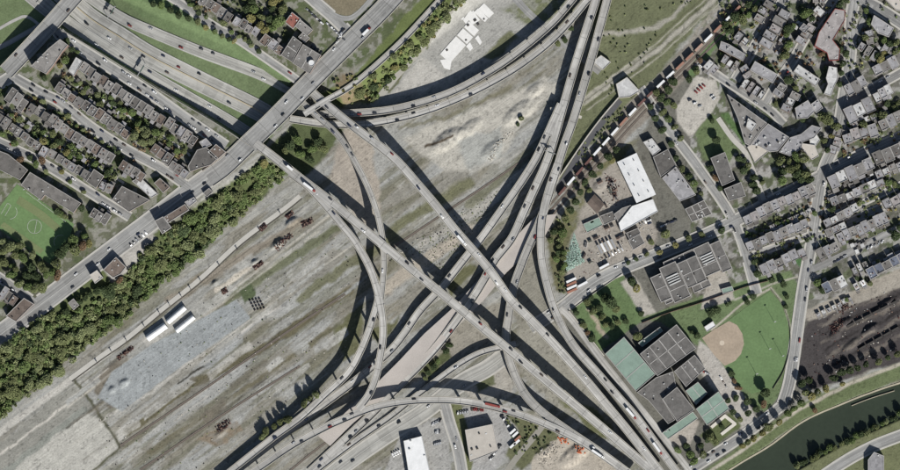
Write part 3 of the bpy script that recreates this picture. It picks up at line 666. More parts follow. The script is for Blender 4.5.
# ------------------------------------------------------------------ buildings
M_BRICK = M('brick_wall', A(130,104,90), .9, .15, .3, rand=.15); M_GREYW = M('grey_wall', A(138,134,128), .9, .12, .3, rand=.12)
M_PAR = M('parapet_cap', A(176,172,166), .9, .12, .3, rand=.12); M_UNIT = M('roof_unit', A(190,190,186), .6, .1, .3, rand=.15)
M_PARD = M('parapet_dark', A(132,128,122), .9, .14, .3, rand=.15); M_DARKU = M('roof_dark_unit', A(70,66,62), .8, .2, .3)
def roofm(name, rgb, rand=.12, var=.26):
    m = M(name, A(*rgb), .92, var, .14, .9, rand=rand); n, l = m.node_tree.nodes, m.node_tree.links      # patched felt
    b = n['Principled BSDF']; old = b.inputs['Base Color'].links[0].from_socket; geo = n.new('ShaderNodeNewGeometry')
    vo = n.new('ShaderNodeTexVoronoi'); vo.distance = 'CHEBYCHEV'; vo.inputs['Scale'].default_value = .22; l.new(geo.outputs['Position'], vo.inputs['Vector'])
    sc_ = n.new('ShaderNodeSeparateColor'); l.new(vo.outputs['Color'], sc_.inputs[0]); mr = n.new('ShaderNodeMapRange'); k = .16 if var > .2 else .05
    mr.inputs[3].default_value = 1-k; mr.inputs[4].default_value = 1+k; l.new(sc_.outputs[0], mr.inputs[0])
    v2 = n.new('ShaderNodeVectorMath'); v2.operation = 'SCALE'; l.new(old, v2.inputs[0]); l.new(mr.outputs[0], v2.inputs['Scale']); l.new(v2.outputs[0], b.inputs['Base Color'])
    return m
RF = dict(dark=roofm('roof_tar', (106,102,97), .2), grey=roofm('roof_gravel', (128,124,119), .2), light=roofm('roof_pale', (146,144,145), .14), pink=roofm('roof_rose', (150,143,140)),
          brown=roofm('roof_brown', (112,98,88)), red=roofm('roof_red', (140,84,72)), white=roofm('roof_white', (222,222,220), .05, .1), green=roofm('roof_green', (130,154,138), .04, .18),
          blue=roofm('roof_blue', (104,110,124), .1), offw=roofm('roof_offwhite', (188,187,184), .08), tan=roofm('roof_tan', (188,180,168), .05, .1), school=roofm('roof_school', (106,103,99), .06))
def inset(pts, d):
    """shrink a counter-clockwise xy polygon by d"""
    n = len(pts); out = []
    for i in range(n):
        p0, p1, p2 = (np.array(pts[(i+k) % n], float) for k in (-1, 0, 1))
        e1 = p1-p0; e1 /= np.linalg.norm(e1); e2 = p2-p1; e2 /= np.linalg.norm(e2)
        n1 = np.array((-e1[1], e1[0])); n2 = np.array((-e2[1], e2[0])); m = n1+n2; q = max(.35, 1+n1.dot(n2))
        out.append(tuple(p1+m*d/q))
    return out
def ring(mb, pts, d, z0, z1):
    q = inset(pts, d); n = len(pts); i = len(mb.v)
    for zz, P in ((z0, pts), (z1, pts), (z1, q), (z0, q)): mb.v += [(x, y, zz) for x, y in P]
    for lay in range(3):
        for k in range(n):
            k2 = (k+1) % n; mb.f.append((i+lay*n+k, i+lay*n+k2, i+(lay+1)*n+k2, i+(lay+1)*n+k)); mb.m.append(0)
def roof_units(root, pts, h, n, r, big=1.0):
    xs = [p[0] for p in pts]; ys = [p[1] for p in pts]; k = 0; t = 0; ip = inset(pts, 1.4)
    while k < n and t < 60:
        t += 1; x = r.uniform(min(xs), max(xs)); y = r.uniform(min(ys), max(ys))
        if sdf(np.array([x]), np.array([y]), ip)[0] > 0: continue
        e = np.array(pts[1])-np.array(pts[0]); an = math.atan2(e[1], e[0]); k += 1; m = MB()
        if r.random() < .7: m.box(x, y, h, h+r.uniform(.7, 1.5)*big, r.uniform(.9, 2.0)*big, r.uniform(.9, 1.8)*big, an); m.build('roof_vent', M_UNIT if r.random() < .6 else M_DARKU, root)
        else: m.box(x, y, h, h+.35, 1.6*big, 1.1*big, an); m.build('skylight', M_UNIT, root)
def seams(root, segs, h, w=.7, mat=None, name='roof_seam'):
    for (a, b) in segs:
        m = MB(); m.box((a[0]+b[0])/2, (a[1]+b[1])/2, h, h+.25, math.hypot(a[0]-b[0], a[1]-b[1]), w, math.atan2(b[1]-a[1], b[0]-a[0])); m.build(name, mat or M_PAR, root)
def block(name, label, cat, poly, h, roof='grey', wall=None, units=2, par=None, big=1.0, z=None, grid=None, group=None, gable=False, pw=.55):
    """flat (or gabled, four corners) building on a map polygon"""
    poly = ccw(poly); cu = sum(p[0] for p in poly)/len(poly); cv_ = sum(p[1] for p in poly)/len(poly)
    z = gz(cu, cv_) if z is None else z; zt = z+h; c = W(cu, cv_, zt)
    root = tag(empty(name, (c[0], c[1], z)), label, cat, group); r = random.Random(label)
    P = [tuple(np.array(W(u, v, zt)[:2])-np.array(c[:2])) for u, v in poly]
    m = MB(); m.prism(P, -1.0, h-.02); m.build('wall', wall or M_BRICK, root)
    if gable:
        e0 = np.linalg.norm(np.subtract(P[1], P[0])); e1 = np.linalg.norm(np.subtract(P[2], P[1]))
        if e0 < e1: P = P[1:]+P[:1]
        rz = h+min(e0, e1)*.22; a = tuple((np.array(P[0])+P[3])/2); b = tuple((np.array(P[1])+P[2])/2)
        for (p, q, t, s) in ((P[0], P[1], b, a), (P[2], P[3], a, b)):
            m = MB(); q4 = [(p[0], p[1], h), (q[0], q[1], h), (t[0], t[1], rz), (s[0], s[1], rz)]
            m.quad(*q4); m.quad(*[(x, y, zz-.25) for x, y, zz in q4][::-1]); m.build('roof_slope', RF[roof], root)
        m = MB(); i = len(m.v); m.v = [(P[0][0],P[0][1],h),(P[3][0],P[3][1],h),(a[0],a[1],rz-.1),(P[1][0],P[1][1],h),(P[2][0],P[2][1],h),(b[0],b[1],rz-.1)]
        m.f = [(0,2,1),(3,4,5)]; m.m = [0,0]; m.build('gable_wall', wall or M_BRICK, root)
    else:
        m = MB(); m.prism(inset(P, pw-.02), h-.05, h+.02); m.build('roof', RF[roof], root)
        m = MB(); ring(m, P, pw, h-.1, h+.55); m.build('parapet', par or M_PAR, root)
        if grid:
            q = np.array(P); nx, ny = grid; segs = []
            L = lambda a, b, t: a+(b-a)*t
            for i in range(1, nx): segs.append((L(q[0], q[1], i/nx), L(q[3], q[2], i/nx)))
            for j in range(1, ny): segs.append((L(q[0], q[3], j/ny), L(q[1], q[2], j/ny)))
            sh_ = [((a*.97+b*.03), (b*.97+a*.03)) for a, b in segs]; seams(root, sh_, h, .8)
        if units: roof_units(root, P, h, units, r, big)
    return root

def proto_house(w, d, h, roof, r, style):
    root = empty('row_house'); w0 = w-.08; P = [(-w0/2,-d/2),(w0/2,-d/2),(w0/2,d/2),(-w0/2,d/2)]
    m = MB(); m.prism(P, -1, h-.02); m.build('wall', r.choice([M_BRICK, M_BRICK, M_GREYW]), root)
    if style == 'gable':
        for s in (-1, 1):
            m = MB(); z1 = h+w*.26; q = [(s*(w0/2+.2), -d/2-.2, h-.1), (s*(w0/2+.2), d/2+.2, h-.1), (0, d/2+.2, z1), (0, -d/2-.2, z1)]
            m.quad(*(q if s > 0 else q[::-1])); m.quad(*[(x, y, zz-.2) for x, y, zz in (q[::-1] if s > 0 else q)]); m.build('roof_slope', roof, root)
        m = MB(); m.v = [(-w0/2,-d/2,h-.1),(w0/2,-d/2,h-.1),(0,-d/2,h+w*.25),(-w0/2,d/2,h-.1),(w0/2,d/2,h-.1),(0,d/2,h+w*.25)]; m.f = [(0,1,2),(4,3,5)]; m.m = [0,0]; m.build('gable_wall', M_BRICK, root)
    else:
        m = MB(); m.prism(inset(P, .4), h-.05, h+.03); m.build('roof', roof, root)
        m = MB(); ring(m, P, .42, h-.1, h+r.choice([.35,.5,.8])); m.build('parapet', r.choice([M_PAR, M_PAR, M_PARD]), root)
    for _ in range(r.choice([1,2,2,3])):
        m = MB(); x = r.uniform(-w*.3, w*.3); y = r.uniform(-d*.35, d*.35); hh = r.uniform(.6, 1.3)
        zz = h if style != 'gable' else h+w*.26*(1-abs(x)/(w/2))-.2
        m.box(x, y, zz, zz+hh, r.uniform(.8,1.5), r.uniform(.8,1.8)); m.build(r.choice(['chimney','roof_vent']), r.choice([M_UNIT, M_DARKU, M_BRICK]), root)
    if r.random() < .75:
        e = r.uniform(2.6, 5.0); ew = w*r.uniform(.4, .8); sx = r.choice([-1, 1])*(w-ew)/2*.9
        m = MB(); m.box(sx, -d/2-e/2+.02, -1, h*r.uniform(.4, .75), ew, e, 0, 0, 1); m.build('rear_extension', [M_GREYW, r.choice([RF['grey'], RF['light'], RF['dark']])], root)
    m = MB(); m.box(r.uniform(-.3,.3)*w, d/2+.7, h*.45, h*.45+.25, w*.5, 1.4); m.build('front_balcony', M_PARD, root)
    return root
def row(phrase, p0, p1, n, depth, h=8.0, roofs=('grey','dark'), style='flat', front=1, jog=1.2, seed=0, adj='grey', gap=0.0, name='row_house'):
    """n terraced houses with their centres between two map points; front = +1: the fronts look to the upper right side"""
    r = random.Random(seed+hash_(phrase)); a = np.array(p0, float); b = np.array(p1, float); L = np.linalg.norm(b-a)*S
    w = L/n; ang = math.atan2(-(b-a)[1], (b-a)[0]); d = depth*S; protos = []
    for k in range(min(n, 7)):
        protos.append(proto_house((w-gap)*(1 if gap else r.uniform(.94, 1.0)), d*r.uniform(.78, 1.16), h*r.uniform(.82, 1.12), RF[roofs[k % len(roofs)]], r, style))
    for i in range(n):
        k = i if i < len(protos) else r.randrange(len(protos)); t = (i+.5)/n; q = a+(b-a)*t
        nrm = np.array(((b-a)[1], -(b-a)[0]))/np.linalg.norm(b-a); q = q+nrm*r.uniform(-jog, jog)
        z = gz(*q); loc = W(q[0], q[1], z+h); loc = (loc[0], loc[1], z+.012*(i % 5)); rz = ang+(0 if front > 0 else math.pi)
        if i < len(protos): o = protos[i]; o.location = loc; o.rotation_euler = (0, 0, rz)
        else: o = clone(protos[k], loc, rz)
        o.name = name
        tag(o, f'{nth(i)} {adj} house along {phrase}', 'house', 'houses of '+phrase)
def hash_(s): return sum((i+1)*ord(c) for i, c in enumerate(s)) % 9973

# terraces on the plateau, counted from the corner overpass
row('the terrace facing the highway trench, from the corner overpass', (80.5,66), (164,121.5), 13, 9.6, 8, ('grey','dark','grey','brown'), jog=1.3, seed=1)
row('the short terrace facing the trench near its far end', (166,122), (196,141.5), 5, 10, 8, ('grey','dark','light'), jog=1.3, seed=2)
row('the upper side of the middle street, from corner overpass', (56,86), (129,135), 11, 9.6, 8, ('dark','grey','brown','grey'), front=-1, jog=1.3, seed=3)
row('the short brownish terrace below the big garden trees', (152,147.5), (171,160.5), 3, 10, 8, ('brown','brown','dark'), front=-1, jog=1.3, seed=4, adj='brown')
row('the corner end of the middle street beside the avenue', (170,164), (187,176), 3, 9.4, 8, ('grey','grey','light'), front=-1, jog=1.3, seed=5)
row('the three-house block under the corner street', (8,93.5), (26,106), 3, 14, 8, ('dark','grey'), jog=1.3, seed=6)
row('the lower side of the middle street, from the corner', (29,105.5), (56,122.5), 4, 9.4, 8, ('dark','grey'), jog=1.3, seed=7)
row('the long unbroken terrace below the middle street', (47,118.5), (113,159.5), 10, 9.6, 8, ('dark','grey','grey','brown'), jog=1.3, seed=8)
row('the last terrace of middle street near the avenue', (121,163), (144,178), 4, 9.4, 8, ('brown','grey','dark'), jog=1.3, seed=9)
row('the alley terrace at the photo edge', (-4,116), (9,125), 2, 9.4, 8, ('dark','grey'), front=-1, jog=1.3, seed=10)
row('the upper side of the school street', (9,127), (40,147), 5, 9.2, 8, ('dark','grey','dark'), front=-1, jog=1.3, seed=11)
row('the pale pair before the red garden trees', (41,148.5), (55,156.5), 2, 9.4, 8, ('light','grey'), front=-1, jog=1.3, seed=12, adj='pale')
row('the school street terrace facing the long roof', (56,158), (88,177), 5, 9.2, 8, ('dark','grey','light'), front=-1, jog=1.3, seed=13)
row('the short pair between two big dark roofs', (100,184.5), (112,190), 2, 9.4, 8, ('light','grey'), front=-1, jog=1.3, seed=14)
row('the small row beside the avenue and school corner', (92,211), (108,221), 3, 10, 7, ('dark','grey'), front=-1, jog=1.3, seed=15)
row('the terrace below the side street of the pitch', (1,292), (16,302), 3, 12, 7, ('light','dark','brown'), jog=1.3, seed=16)
row('the street above the grassy trench slope', (200,-2), (232,18), 5, 9.4, 8, ('grey','dark','brown'), front=-1, jog=1.3, seed=17, gap=.6)
row('the garden houses near the blue pool roof', (234,19), (258,34), 4, 9.4, 8, ('light','dark','grey'), front=-1, jog=1.3, seed=18, gap=.8)
row('the brown houses beside the garage forecourt', (262,37), (283,53), 3, 9.4, 8, ('brown','light','brown'), front=-1, jog=1.3, seed=19, gap=1, adj='brown')
# plateau blocks
block('apartment_block', 'grey apartment block below the corner overpass casting long shadow', 'building', [(49,48),(60,39),(68,45),(62,52),(58,58),(54,64),(46,74),(31,66)], 15, 'grey', units=6)
block('narrow_house', 'pale narrow house at the head of the trench terrace', 'house', [(68,71),(76,57),(82.5,61),(74,76)], 8, 'offw', units=1)
block('school_building', 'long dark flat-roofed school beside the sports pitch', 'building', [(30,172),(81,203),(73.5,213),(45,195),(41,200),(21,185)], 9, 'dark', units=7)
block('school_annexe', 'dark flat school annexe at the photo edge', 'building', [(-8,148),(8,154),(28,170),(20,180),(0,170),(-8,166)], 8, 'dark', units=3)
block('apartment_block', 'square dark-roofed block on the school street', 'building', [(94,169),(104,176),(96,188.5),(86,181.5)], 9.5, 'dark', units=3)
block('store_building', 'large black-roofed store at the avenue corner', 'building', [(122,186),(150,200),(129,212),(112,200)], 7, 'dark', units=6)
block('low_garage', 'pale low garage roof behind the black-roofed store', 'building', [(132,181),(140,177),(158,194),(151,198)], 4.5, 'offw', M_GREYW, 2)
block('corner_shop', 'brown-roofed corner shop where school street ends', 'building', [(154,183),(160,178),(170,187),(163,193)], 7, 'brown', units=2)
block('corner_block', 'dark gabled block on the street corner by overpass', 'building', [(197,150),(206,147),(218,158),(211,165),(200,168),(190,172),(188,166)], 8, 'dark', units=4)
block('corner_block', 'brown block at the highest corner of the avenue', 'building', [(208,152),(216,144),(226,152),(217,160)], 8, 'brown', units=3)
block('corner_block', 'pale-roofed house behind the brown corner block', 'building', [(199,142),(206,138),(212,145),(204,149)], 7, 'light', units=1)
block('long_workshop', 'long brown-roofed workshop between the avenue and wood', 'building', [(164,217),(185,204),(189,210),(168,223)], 9.5, 'brown', M_GREYW, 3)
block('workshop_wing', 'square grey wing of the long roadside workshop', 'building', [(154.5,221),(163,216.5),(171.5,227.5),(162,234)], 9.8, 'school', M_GREYW, 1)
block('workshop_wing', 'pale small wing of the long roadside workshop', 'building', [(184.5,202),(194,197),(197,201),(189,207)], 7, 'light', M_GREYW, 2)
block('roadside_house', 'small square tan house by the avenue', 'house', [(89.5,275),(97,270),(103,277.5),(95,283.5)], 9, 'tan', M_GREYW, 1)
block('roadside_house', 'larger grey-brown house by the avenue near wood', 'house', [(103,270),(116,257),(126,267),(121,274),(113,278)], 8.5, 'brown', M_GREYW, 3)
block('roadside_house', 'tiny grey house under the trees by avenue', 'house', [(68,303),(73.5,298.5),(79,305),(73.5,310)], 6.5, 'grey', M_GREYW, 1)
block('terrace_block', 'long brown roof beside the side street corner', 'building', [(24,298),(34,304),(16,322),(6,316)], 7, 'brown', units=2)
block('roadside_shed', 'flat dark shed on the avenue near wood edge', 'building', [(203,193),(209,188),(213,192),(207,197)], 4, 'dark', M_GREYW, 0)
block('apartment_block', 'dark rectangular block beside the garage forecourt', 'building', [(293,36),(302,43),(292,62),(281,55)], 10, 'school', units=4, grid=(1,2))
block('office_block', 'pale-edged grey office block at the avenue junction', 'building', [(303,44),(321,55),(310,74),(292.5,63)], 10, 'grey', units=4, grid=(2,1))
block('garage_building', 'small grey garage behind the office block', 'building', [(298,37),(303,32),(310,38),(305,43)], 5, 'grey', units=2)
block('rotunda', 'round white plant room on the office roof', 'plant room', [(p[0], p[1]) for p in circ(311.5,63,3.4,n=10)[:-1]], 13, 'white', M_GREYW, 0)
block('red_depot', 'red-edged depot roof in the car yard', 'building', [(292,12),(301,19),(293,29),(285,22)], 5, 'red', units=3)
block('car_showroom', 'grey showroom roof beside the car yard', 'building', [(300,19),(313,30),(307,36),(295,26)], 5.5, 'grey', units=2)
block('pool_cabin', 'small blue-roofed pool cabin among garden trees', 'cabin', [(260,20.5),(264,19),(266,24),(262,26)], 3, 'blue', units=0)
# ------------------------------------------------------------------ eastern district
EAST = ('light','light','grey','light')
row('the school street facing the tree cluster', (744,220.5), (814,187.5), 10, 10.5, 8, ('light','pink','light','grey'), seed=31, adj='pale')
row('the small garages behind the school street terrace', (770,229.5), (812,211), 7, 5, 3.5, ('light','grey'), seed=32, adj='low grey', name='lane_garage', gap=1.5)
row('the second terrace below school street', (747,248), (808,222.5), 9, 10, 8, ('light','grey','light','dark'), front=-1, seed=33, adj='pale')
row('the third terrace above the ball field', (761,271), (805,250.5), 6, 9.5, 8, EAST, seed=34, adj='pale')
row('the corner terrace right of the main avenue crossing', (829,183), (873,163), 5, 13, 9, ('light','offw','light','grey'), seed=35, adj='large pale')
row('the yards behind the corner terrace', (831,203), (884,181), 7, 8, 6, ('light','grey','offw'), seed=36, front=-1, adj='small pale')
row('the upper side of the narrow terrace street', (824,224), (858,206.5), 5, 8, 7, ('light','offw','grey'), seed=37, front=-1, adj='pale')
row('the long even terrace above the parking alley', (838,239.5), (887,216.5), 8, 10.5, 8, ('light','light','grey'), seed=38, adj='pale')
row('the low houses between avenue and parking alley', (818,256), (838,245), 3, 10, 6, ('grey','light'), seed=39, adj='grey')
row('the dark terrace above the railway siding', (868,275), (906,255), 5, 10, 8, ('blue','blue','dark'), seed=40, front=-1, adj='slate grey')
row('the slate houses at the end of the alley', (824,290), (845,279), 3, 12, 8, ('blue','dark','offw'), seed=41, front=-1, adj='slate')
row('the parking strip sheds over the siding', (816,316), (852,298), 7, 4.5, 3, ('light','offw'), seed=42, adj='tiny pale', name='lane_garage', gap=1.6)
row('the tall terrace south of the climbing street', (846,116), (873,103), 3, 15, 10, ('light','offw'), seed=43, adj='tall pale')
row('the bend of the climbing street', (874,98), (892,89), 3, 11, 9, ('offw','light'), seed=44, adj='pale')
row('the upper side of the climbing street', (846,91), (866,80), 3, 11, 8, ('light','grey'), seed=45, front=-1, adj='pale')
row('the top side of the climbing street near edge', (874,72), (904,56), 4, 11, 8, ('light','grey'), seed=46, front=-1, adj='pale')
row('the garden terrace above the avenue crossing', (843,139), (877,128), 4, 11.5, 8, ('light','pink','light'), seed=47, front=-1, adj='rosy pale')
row('the terrace running off beyond the garden trees', (880,126), (910,112), 4, 11, 8, ('grey','light'), seed=48, front=-1, adj='grey')
row('the long dark terrace before the photo edge', (874,160), (910,144), 4, 12, 9, ('dark','grey'), seed=49, adj='dark')
row('the rear terrace before the photo edge', (884,206), (914,190), 4, 10, 7, ('light','pink'), seed=50, adj='pale')
row('the straight street toward the railway, counted downward', (786,10), (764,47), 5, 12, 7.5, ('light','grey','pink','light'), seed=51, gap=1.2, adj='detached')
row('the railway side of the straight street', (770,0), (757,22), 3, 9, 7, ('grey','light'), seed=52, gap=2, front=-1, adj='detached')
row('the red townhouse street, opposite side', (822,6), (800,32), 3, 9, 7, ('offw','grey','light'), seed=53, gap=5, adj='detached')
row('the slanted building street, upper side', (742,82), (764,97), 4, 9, 7, ('offw','pink','light'), seed=54, gap=2, adj='detached')
row('the yard cottages behind the apartment slab', (776,96), (784,84), 2, 9, 6, ('light','grey'), seed=55, gap=1, adj='detached')
row('the gardens inside the eastern triangle', (858,45), (878,58), 3, 9, 7, ('light','grey','light'), seed=56, gap=2.5, adj='detached')
row('the railway meadow edge near parking', (706,63), (716,72), 2, 10, 6, ('offw','light'), seed=57, adj='pale')
row('the meadow gardens below the treetops', (736,33), (749,43), 2, 8, 6, ('light','offw'), seed=58, gap=2, adj='small')
row('the back cottages of the dark terrace', (853,288), (866,281), 2, 7, 5, ('offw','white'), seed=59, gap=3, adj='bright')
block('terrace_block', 'L-shaped grey terrace at the railway meadow corner', 'building', [(721,41),(729,44),(746,54.5),(743,61),(733,56),(719,49)], 8, 'light', units=5)
block('apartment_slab', 'grey apartment slab with deep shadow by crossing', 'building', [(755,61),(778,74.5),(773,83),(750,70)], 10, 'light', M_GREYW, 3)
block('apartment_slab', 'white-roofed apartment slab with small roof vents', 'building', [(798.5,64.5),(820,79),(816,86),(793.5,71.5)], 11, 'offw', M_GREYW, 6)
block('apartment_block', 'white zigzag apartment block beside the main avenue', 'building', [(829,66),(837,67.5),(838,79),(834,87),(831,96),(824,93.5),(828,84),(826,78)], 9, 'offw', M_GREYW, 2)
M_REDW = M('red_trim', A(150,72,64), .8, .15)
block('townhouse_block', 'rose-roofed townhouse block with red edges', 'building', [(835,8.5),(845,10),(845,20),(833,40),(840,49),(839,60),(829,60.5),(827,53),(814.5,46),(819,32)], 9, 'pink', M_REDW, 9, M_REDW)
block('apartment_block', 'pale block beside the broad corner road', 'building', [(874,15),(894,28),(889,37),(878,33),(871,24)], 9, 'light', M_GREYW, 3)
block('parking_deck', 'tan flat roof beyond the broad corner road', 'building', [(880,-6),(905,-6),(905,12),(896,10)], 5, 'tan', M_GREYW, 1)
block('slanted_building', 'long slanted dark grey roof tapering to a point', 'building', [(727,94),(767,123),(760,131),(750,146),(745,143),(738,119)], 11, 'grey', M_GREYW, 14, M_PAR, 1.2)
block('slanted_wing', 'grey flat wing with square roof lights behind the street', 'building', [(768,123.5),(789,137),(778,151),(770,152),(759,146),(751,145),(761,131)], 10, 'light', M_GREYW, 9, M_PAR, 1.5)
block('roof_plant', 'pale roof plant room on the slanted building', 'plant room', [(748,118),(757,124),(752,132),(746,127)], 13.5, 'offw', M_GREYW, 2)
block('institution_wing', 'grey wing spreading right of the slanted building', 'building', [(790,137.5),(801,134),(812,125),(822,128),(814,138),(803,142),(801,149),(790,156),(779,152)], 9, 'light', M_GREYW, 9, M_PAR)
block('institution_wing', 'small white-roofed annexe amid the institution trees', 'building', [(809,135),(815,131),(820,140),(816,146),(810,144)], 6, 'offw', M_GREYW, 1)
block('chapel', 'rose hip-roofed house below the institution wing', 'building', [(800,143),(815,145),(819,156),(812,160),(803,150)], 7, 'tan', units=1)
block('apartment_block', 'grey block above the institution, left of tree', 'building', [(795,108),(808,100),(815,111),(808,118),(797,119)], 9, 'light', M_GREYW, 3)
block('apartment_block', 'stepped grey block beside the great round tree', 'building', [(811,104),(818,99),(823,108),(816,113)], 9, 'light', M_GREYW, 2)
block('gatehouse', 'tan flat-roofed gatehouse at the driveway end', 'building', [(747,147),(759,139),(768,152),(755,163)], 4.5, 'tan', M_GREYW, 1)
block('apartment_block', 'upper olive-grey apartment block by lawn', 'building', [(710.5,158),(725,152),(735,180),(722,186)], 10, 'school', units=3)
block('apartment_block', 'lower olive-grey apartment block by the corner', 'building', [(724,189),(741,182),(746,196),(729,201)], 10, 'school', units=3)
block('workshop', 'black tar-roofed workshop above the grey one', 'building', [(653,157),(668,149),(676.5,165.5),(660.5,177)], 7, 'dark', M_GREYW, 2)
block('workshop', 'cracked grey-roofed workshop along the descending street', 'building', [(662,178),(676,166.5),(696,195),(680,201.5)], 8, 'light', M_GREYW, 7)
block('workshop', 'dark compartment-roofed workshop at the street corner', 'building', [(685,209),(704,200),(712,214),(692,222)], 7, 'dark', M_GREYW, 5, grid=(3,2))
block('workshop', 'small white-roofed workshop by the siding path', 'building', [(643,142),(652,138),(661,150),(653,156)], 6, 'offw', M_GREYW, 4)
block('warehouse', 'long white gabled warehouse with roof vents', 'warehouse', [(617,162),(636.5,152.8),(656,194.5),(636.5,203)], 8, 'white', M_GREYW, gable=True)
for k in range(8):
    t = (k//2+.5)/4; sd = .26 if k % 2 else .74
    a = np.array((617,162.))*(1-sd)+np.array((636.5,152.8))*sd; b = np.array((636.5,203.))*(1-sd)+np.array((656,194.5))*sd; q = a+(b-a)*t
    x, y, _ = W(q[0], q[1], 12); m = MB(); m.tube((x, y, 9.5), (x, y, 12.9), .55, 8); tag(m.build('roof_ventilator', M_DARKU), f'{nth(k)} ventilator on the long white warehouse roof, counted downward', 'ventilator', 'ventilators of the white warehouse')
block('warehouse', 'white flat warehouse below the gabled one', 'warehouse', [(632,206),(653,199),(658,211.5),(621,232),(618.5,223)], 7, 'white', M_GREYW, 0, M_UNIT)
block('warehouse', 'grey lean-to roof joining the white warehouses', 'warehouse', [(622,208),(631,205),(633,213),(618,222),(614,214)], 6, 'grey', M_GREYW, 2)
block('yard_shed', 'brown pitched shed in the scrap yard', 'shed', [(594.5,194),(604.5,204),(597,214),(587,203)], 5, 'brown', M_UNIT, gable=True)
block('yard_shed', 'open green-floored bin shed in the scrap yard', 'shed', [(583,224),(599,217),(603,225),(587,233)], 2.6, 'green', M_GREYW, 0, M_PAR)
block('yard_shed', 'long dark bin shed near the warehouses', 'shed', [(600,216),(613,211),(617,219),(604,225)], 3, 'dark', M_GREYW, 3)
block('yard_office', 'small square grey office by the trailer rows', 'building', [(628,240),(640,234),(645,243),(633,250)], 5, 'school', units=3)
block('yard_office', 'dark flat shed above the square grey office', 'building', [(626,233),(638,228),(641,233),(629,239)], 4.5, 'dark', units=1)
# school with stepped roofs
E1 = np.array((.912,-.41)); E2 = np.array((.41,.912)); SC = np.array((690.5,271.5))
def loc2(x, y): return tuple(SC+E1*x+E2*y)
def rect2(x0, x1, y0, y1): return [loc2(x0,y0), loc2(x1,y0), loc2(x1,y1), loc2(x0,y1)]
sch = tag(empty('stepped_school', W(SC[0], SC[1], 0)), 'large school with stepped dark roofs and pale edges', 'building')
def wing(x0, x1, y0, y1, h, grid, units=0):
    c = W(SC[0], SC[1], h); P = [tuple(np.array(W(u, v, h)[:2])-np.array(c[:2])) for u, v in ccw(rect2(x0, x1, y0, y1))]
    m = MB(); m.prism(P, -1, h-.03); w_ = m.build('wall', M_BRICK, sch)
    m = MB(); m.prism(inset(P, .6), h-.06, h+.02); m.build('roof', RF['school'], w_)
    m = MB(); ring(m, P, .65, h-.1, h+.7); m.build('parapet', M_PAR, w_)
    q = np.array(P); L = lambda a, b, t: a+(b-a)*t
    for n_, (i, j, k, l_) in ((grid[0], (0,1,3,2)), (grid[1], (0,3,1,2))):
        for t in range(1, n_):
            a, b = L(q[i], q[j], t/n_), L(q[k], q[l_], t/n_)
            m = MB(); m.box((a[0]+b[0])/2, (a[1]+b[1])/2, h, h+.3, np.linalg.norm(a-b)*.97, .7, math.atan2(b[1]-a[1], b[0]-a[0])); m.build('roof_seam', M_PAR, w_)
    if units: roof_units(w_, P, h, units, random.Random(x0))
for a in [(-40,-28,-11,16,9,(1,2),1),(-28,-10.2,-16,22,10,(1,3),2),(-36.5,-28.2,16.2,20,9,(1,1)),(-10,11,-13,14,12,(2,2),3),(-6,13,14.2,21,9.5,(2,1)),(11.2,28,-20,11,10.2,(1,3),2),(28.2,39,-17,14,9,(1,2),1),(-22,10.8,-20,-13.2,8.6,(3,1),3)]: wing(*a)
for k in range(2):
    for j in range(4):
        x0, y0 = ((-25.5,-4),(14,-9))[k]; m = MB(); c = W(SC[0], SC[1], 10); a = np.array(W(*loc2(x0, y0+j*2.6), 10)[:2])-c[:2]; b = np.array(W(*loc2(x0+12.5, y0+j*2.6), 10)[:2])-c[:2]
        m.box((a[0]+b[0])/2, (a[1]+b[1])/2, 10, 11.2, np.linalg.norm(b-a), 1.3, math.atan2(b[1]-a[1], b[0]-a[0])); m.build('roof_light', M_UNIT, sch)
block('school_shed', 'green-roofed hut beside the stepped school', 'shed', [(721,289),(732,286),(734,291),(723,294)], 3.5, 'green', M_GREYW, 0)
# green-roofed plant
PG = 'roofs of the green-roofed plant'
block('plant_hall', 'big pale green standing-seam hall of the plant', 'hall', [(624,337),(655.5,374.5),(636,391.5),(605,354)], 11, 'green', M_GREYW, 0, M_PAR, grid=(3,1), group=PG)
block('plant_hall', 'grey hall with pale gridded roof panels', 'hall', [(676.5,324.5),(696,348.5),(657.5,376),(640,354)], 12, 'school', M_GREYW, 5, grid=(2,4), group=PG)
block('plant_hall', 'three-panel grey hall below the gridded one', 'hall', [(694.5,355),(705.5,368.5),(686,387),(674,371.5)], 10, 'school', M_GREYW, 2, grid=(1,3), group=PG)
block('plant_hall', 'plain square grey hall amid the plant', 'hall', [(677,387),(694.5,409.5),(677,421.5),(662.5,399)], 13, 'school', M_GREYW, 1, group=PG)
block('plant_hall', 'long grey wing of the plant beside the viaduct', 'hall', [(637,392.5),(656,377.5),(673,371.5),(676,386),(662,398),(675,420),(668,424),(648,400)], 9, 'school', M_GREYW, 8, group=PG)
block('plant_hall', 'small two-part green roof between the grey halls', 'hall', [(698,382),(707.5,393),(696,405),(685.5,391)], 10, 'green', M_GREYW, 0, grid=(1,2), group=PG)
block('plant_hall', 'tall green-roofed hall with a cross of seams', 'hall', [(718.5,391.5),(729.5,409),(707,425.5),(696,409)], 15, 'green', M_GREYW, 0, grid=(2,2), group=PG)
block('plant_hall', 'narrow green roof strip by the plaza', 'hall', [(693,411.5),(698,418.5),(668,439.5),(662,433)], 8, 'green', M_GREYW, 2, group=PG)
block('plant_shed', 'slim green lean-to above the gridded hall', 'shed', [(638,343),(660,327),(663,331),(642,347)], 6, 'green', M_GREYW, 3, group=PG)
block('ball_park_stand', 'white-roofed stand behind the clay infield', 'stand', [(704,327),(713,321),(716,326),(707,332)], 4, 'white', M_GREYW, 0)
m = MB(); zc = .9
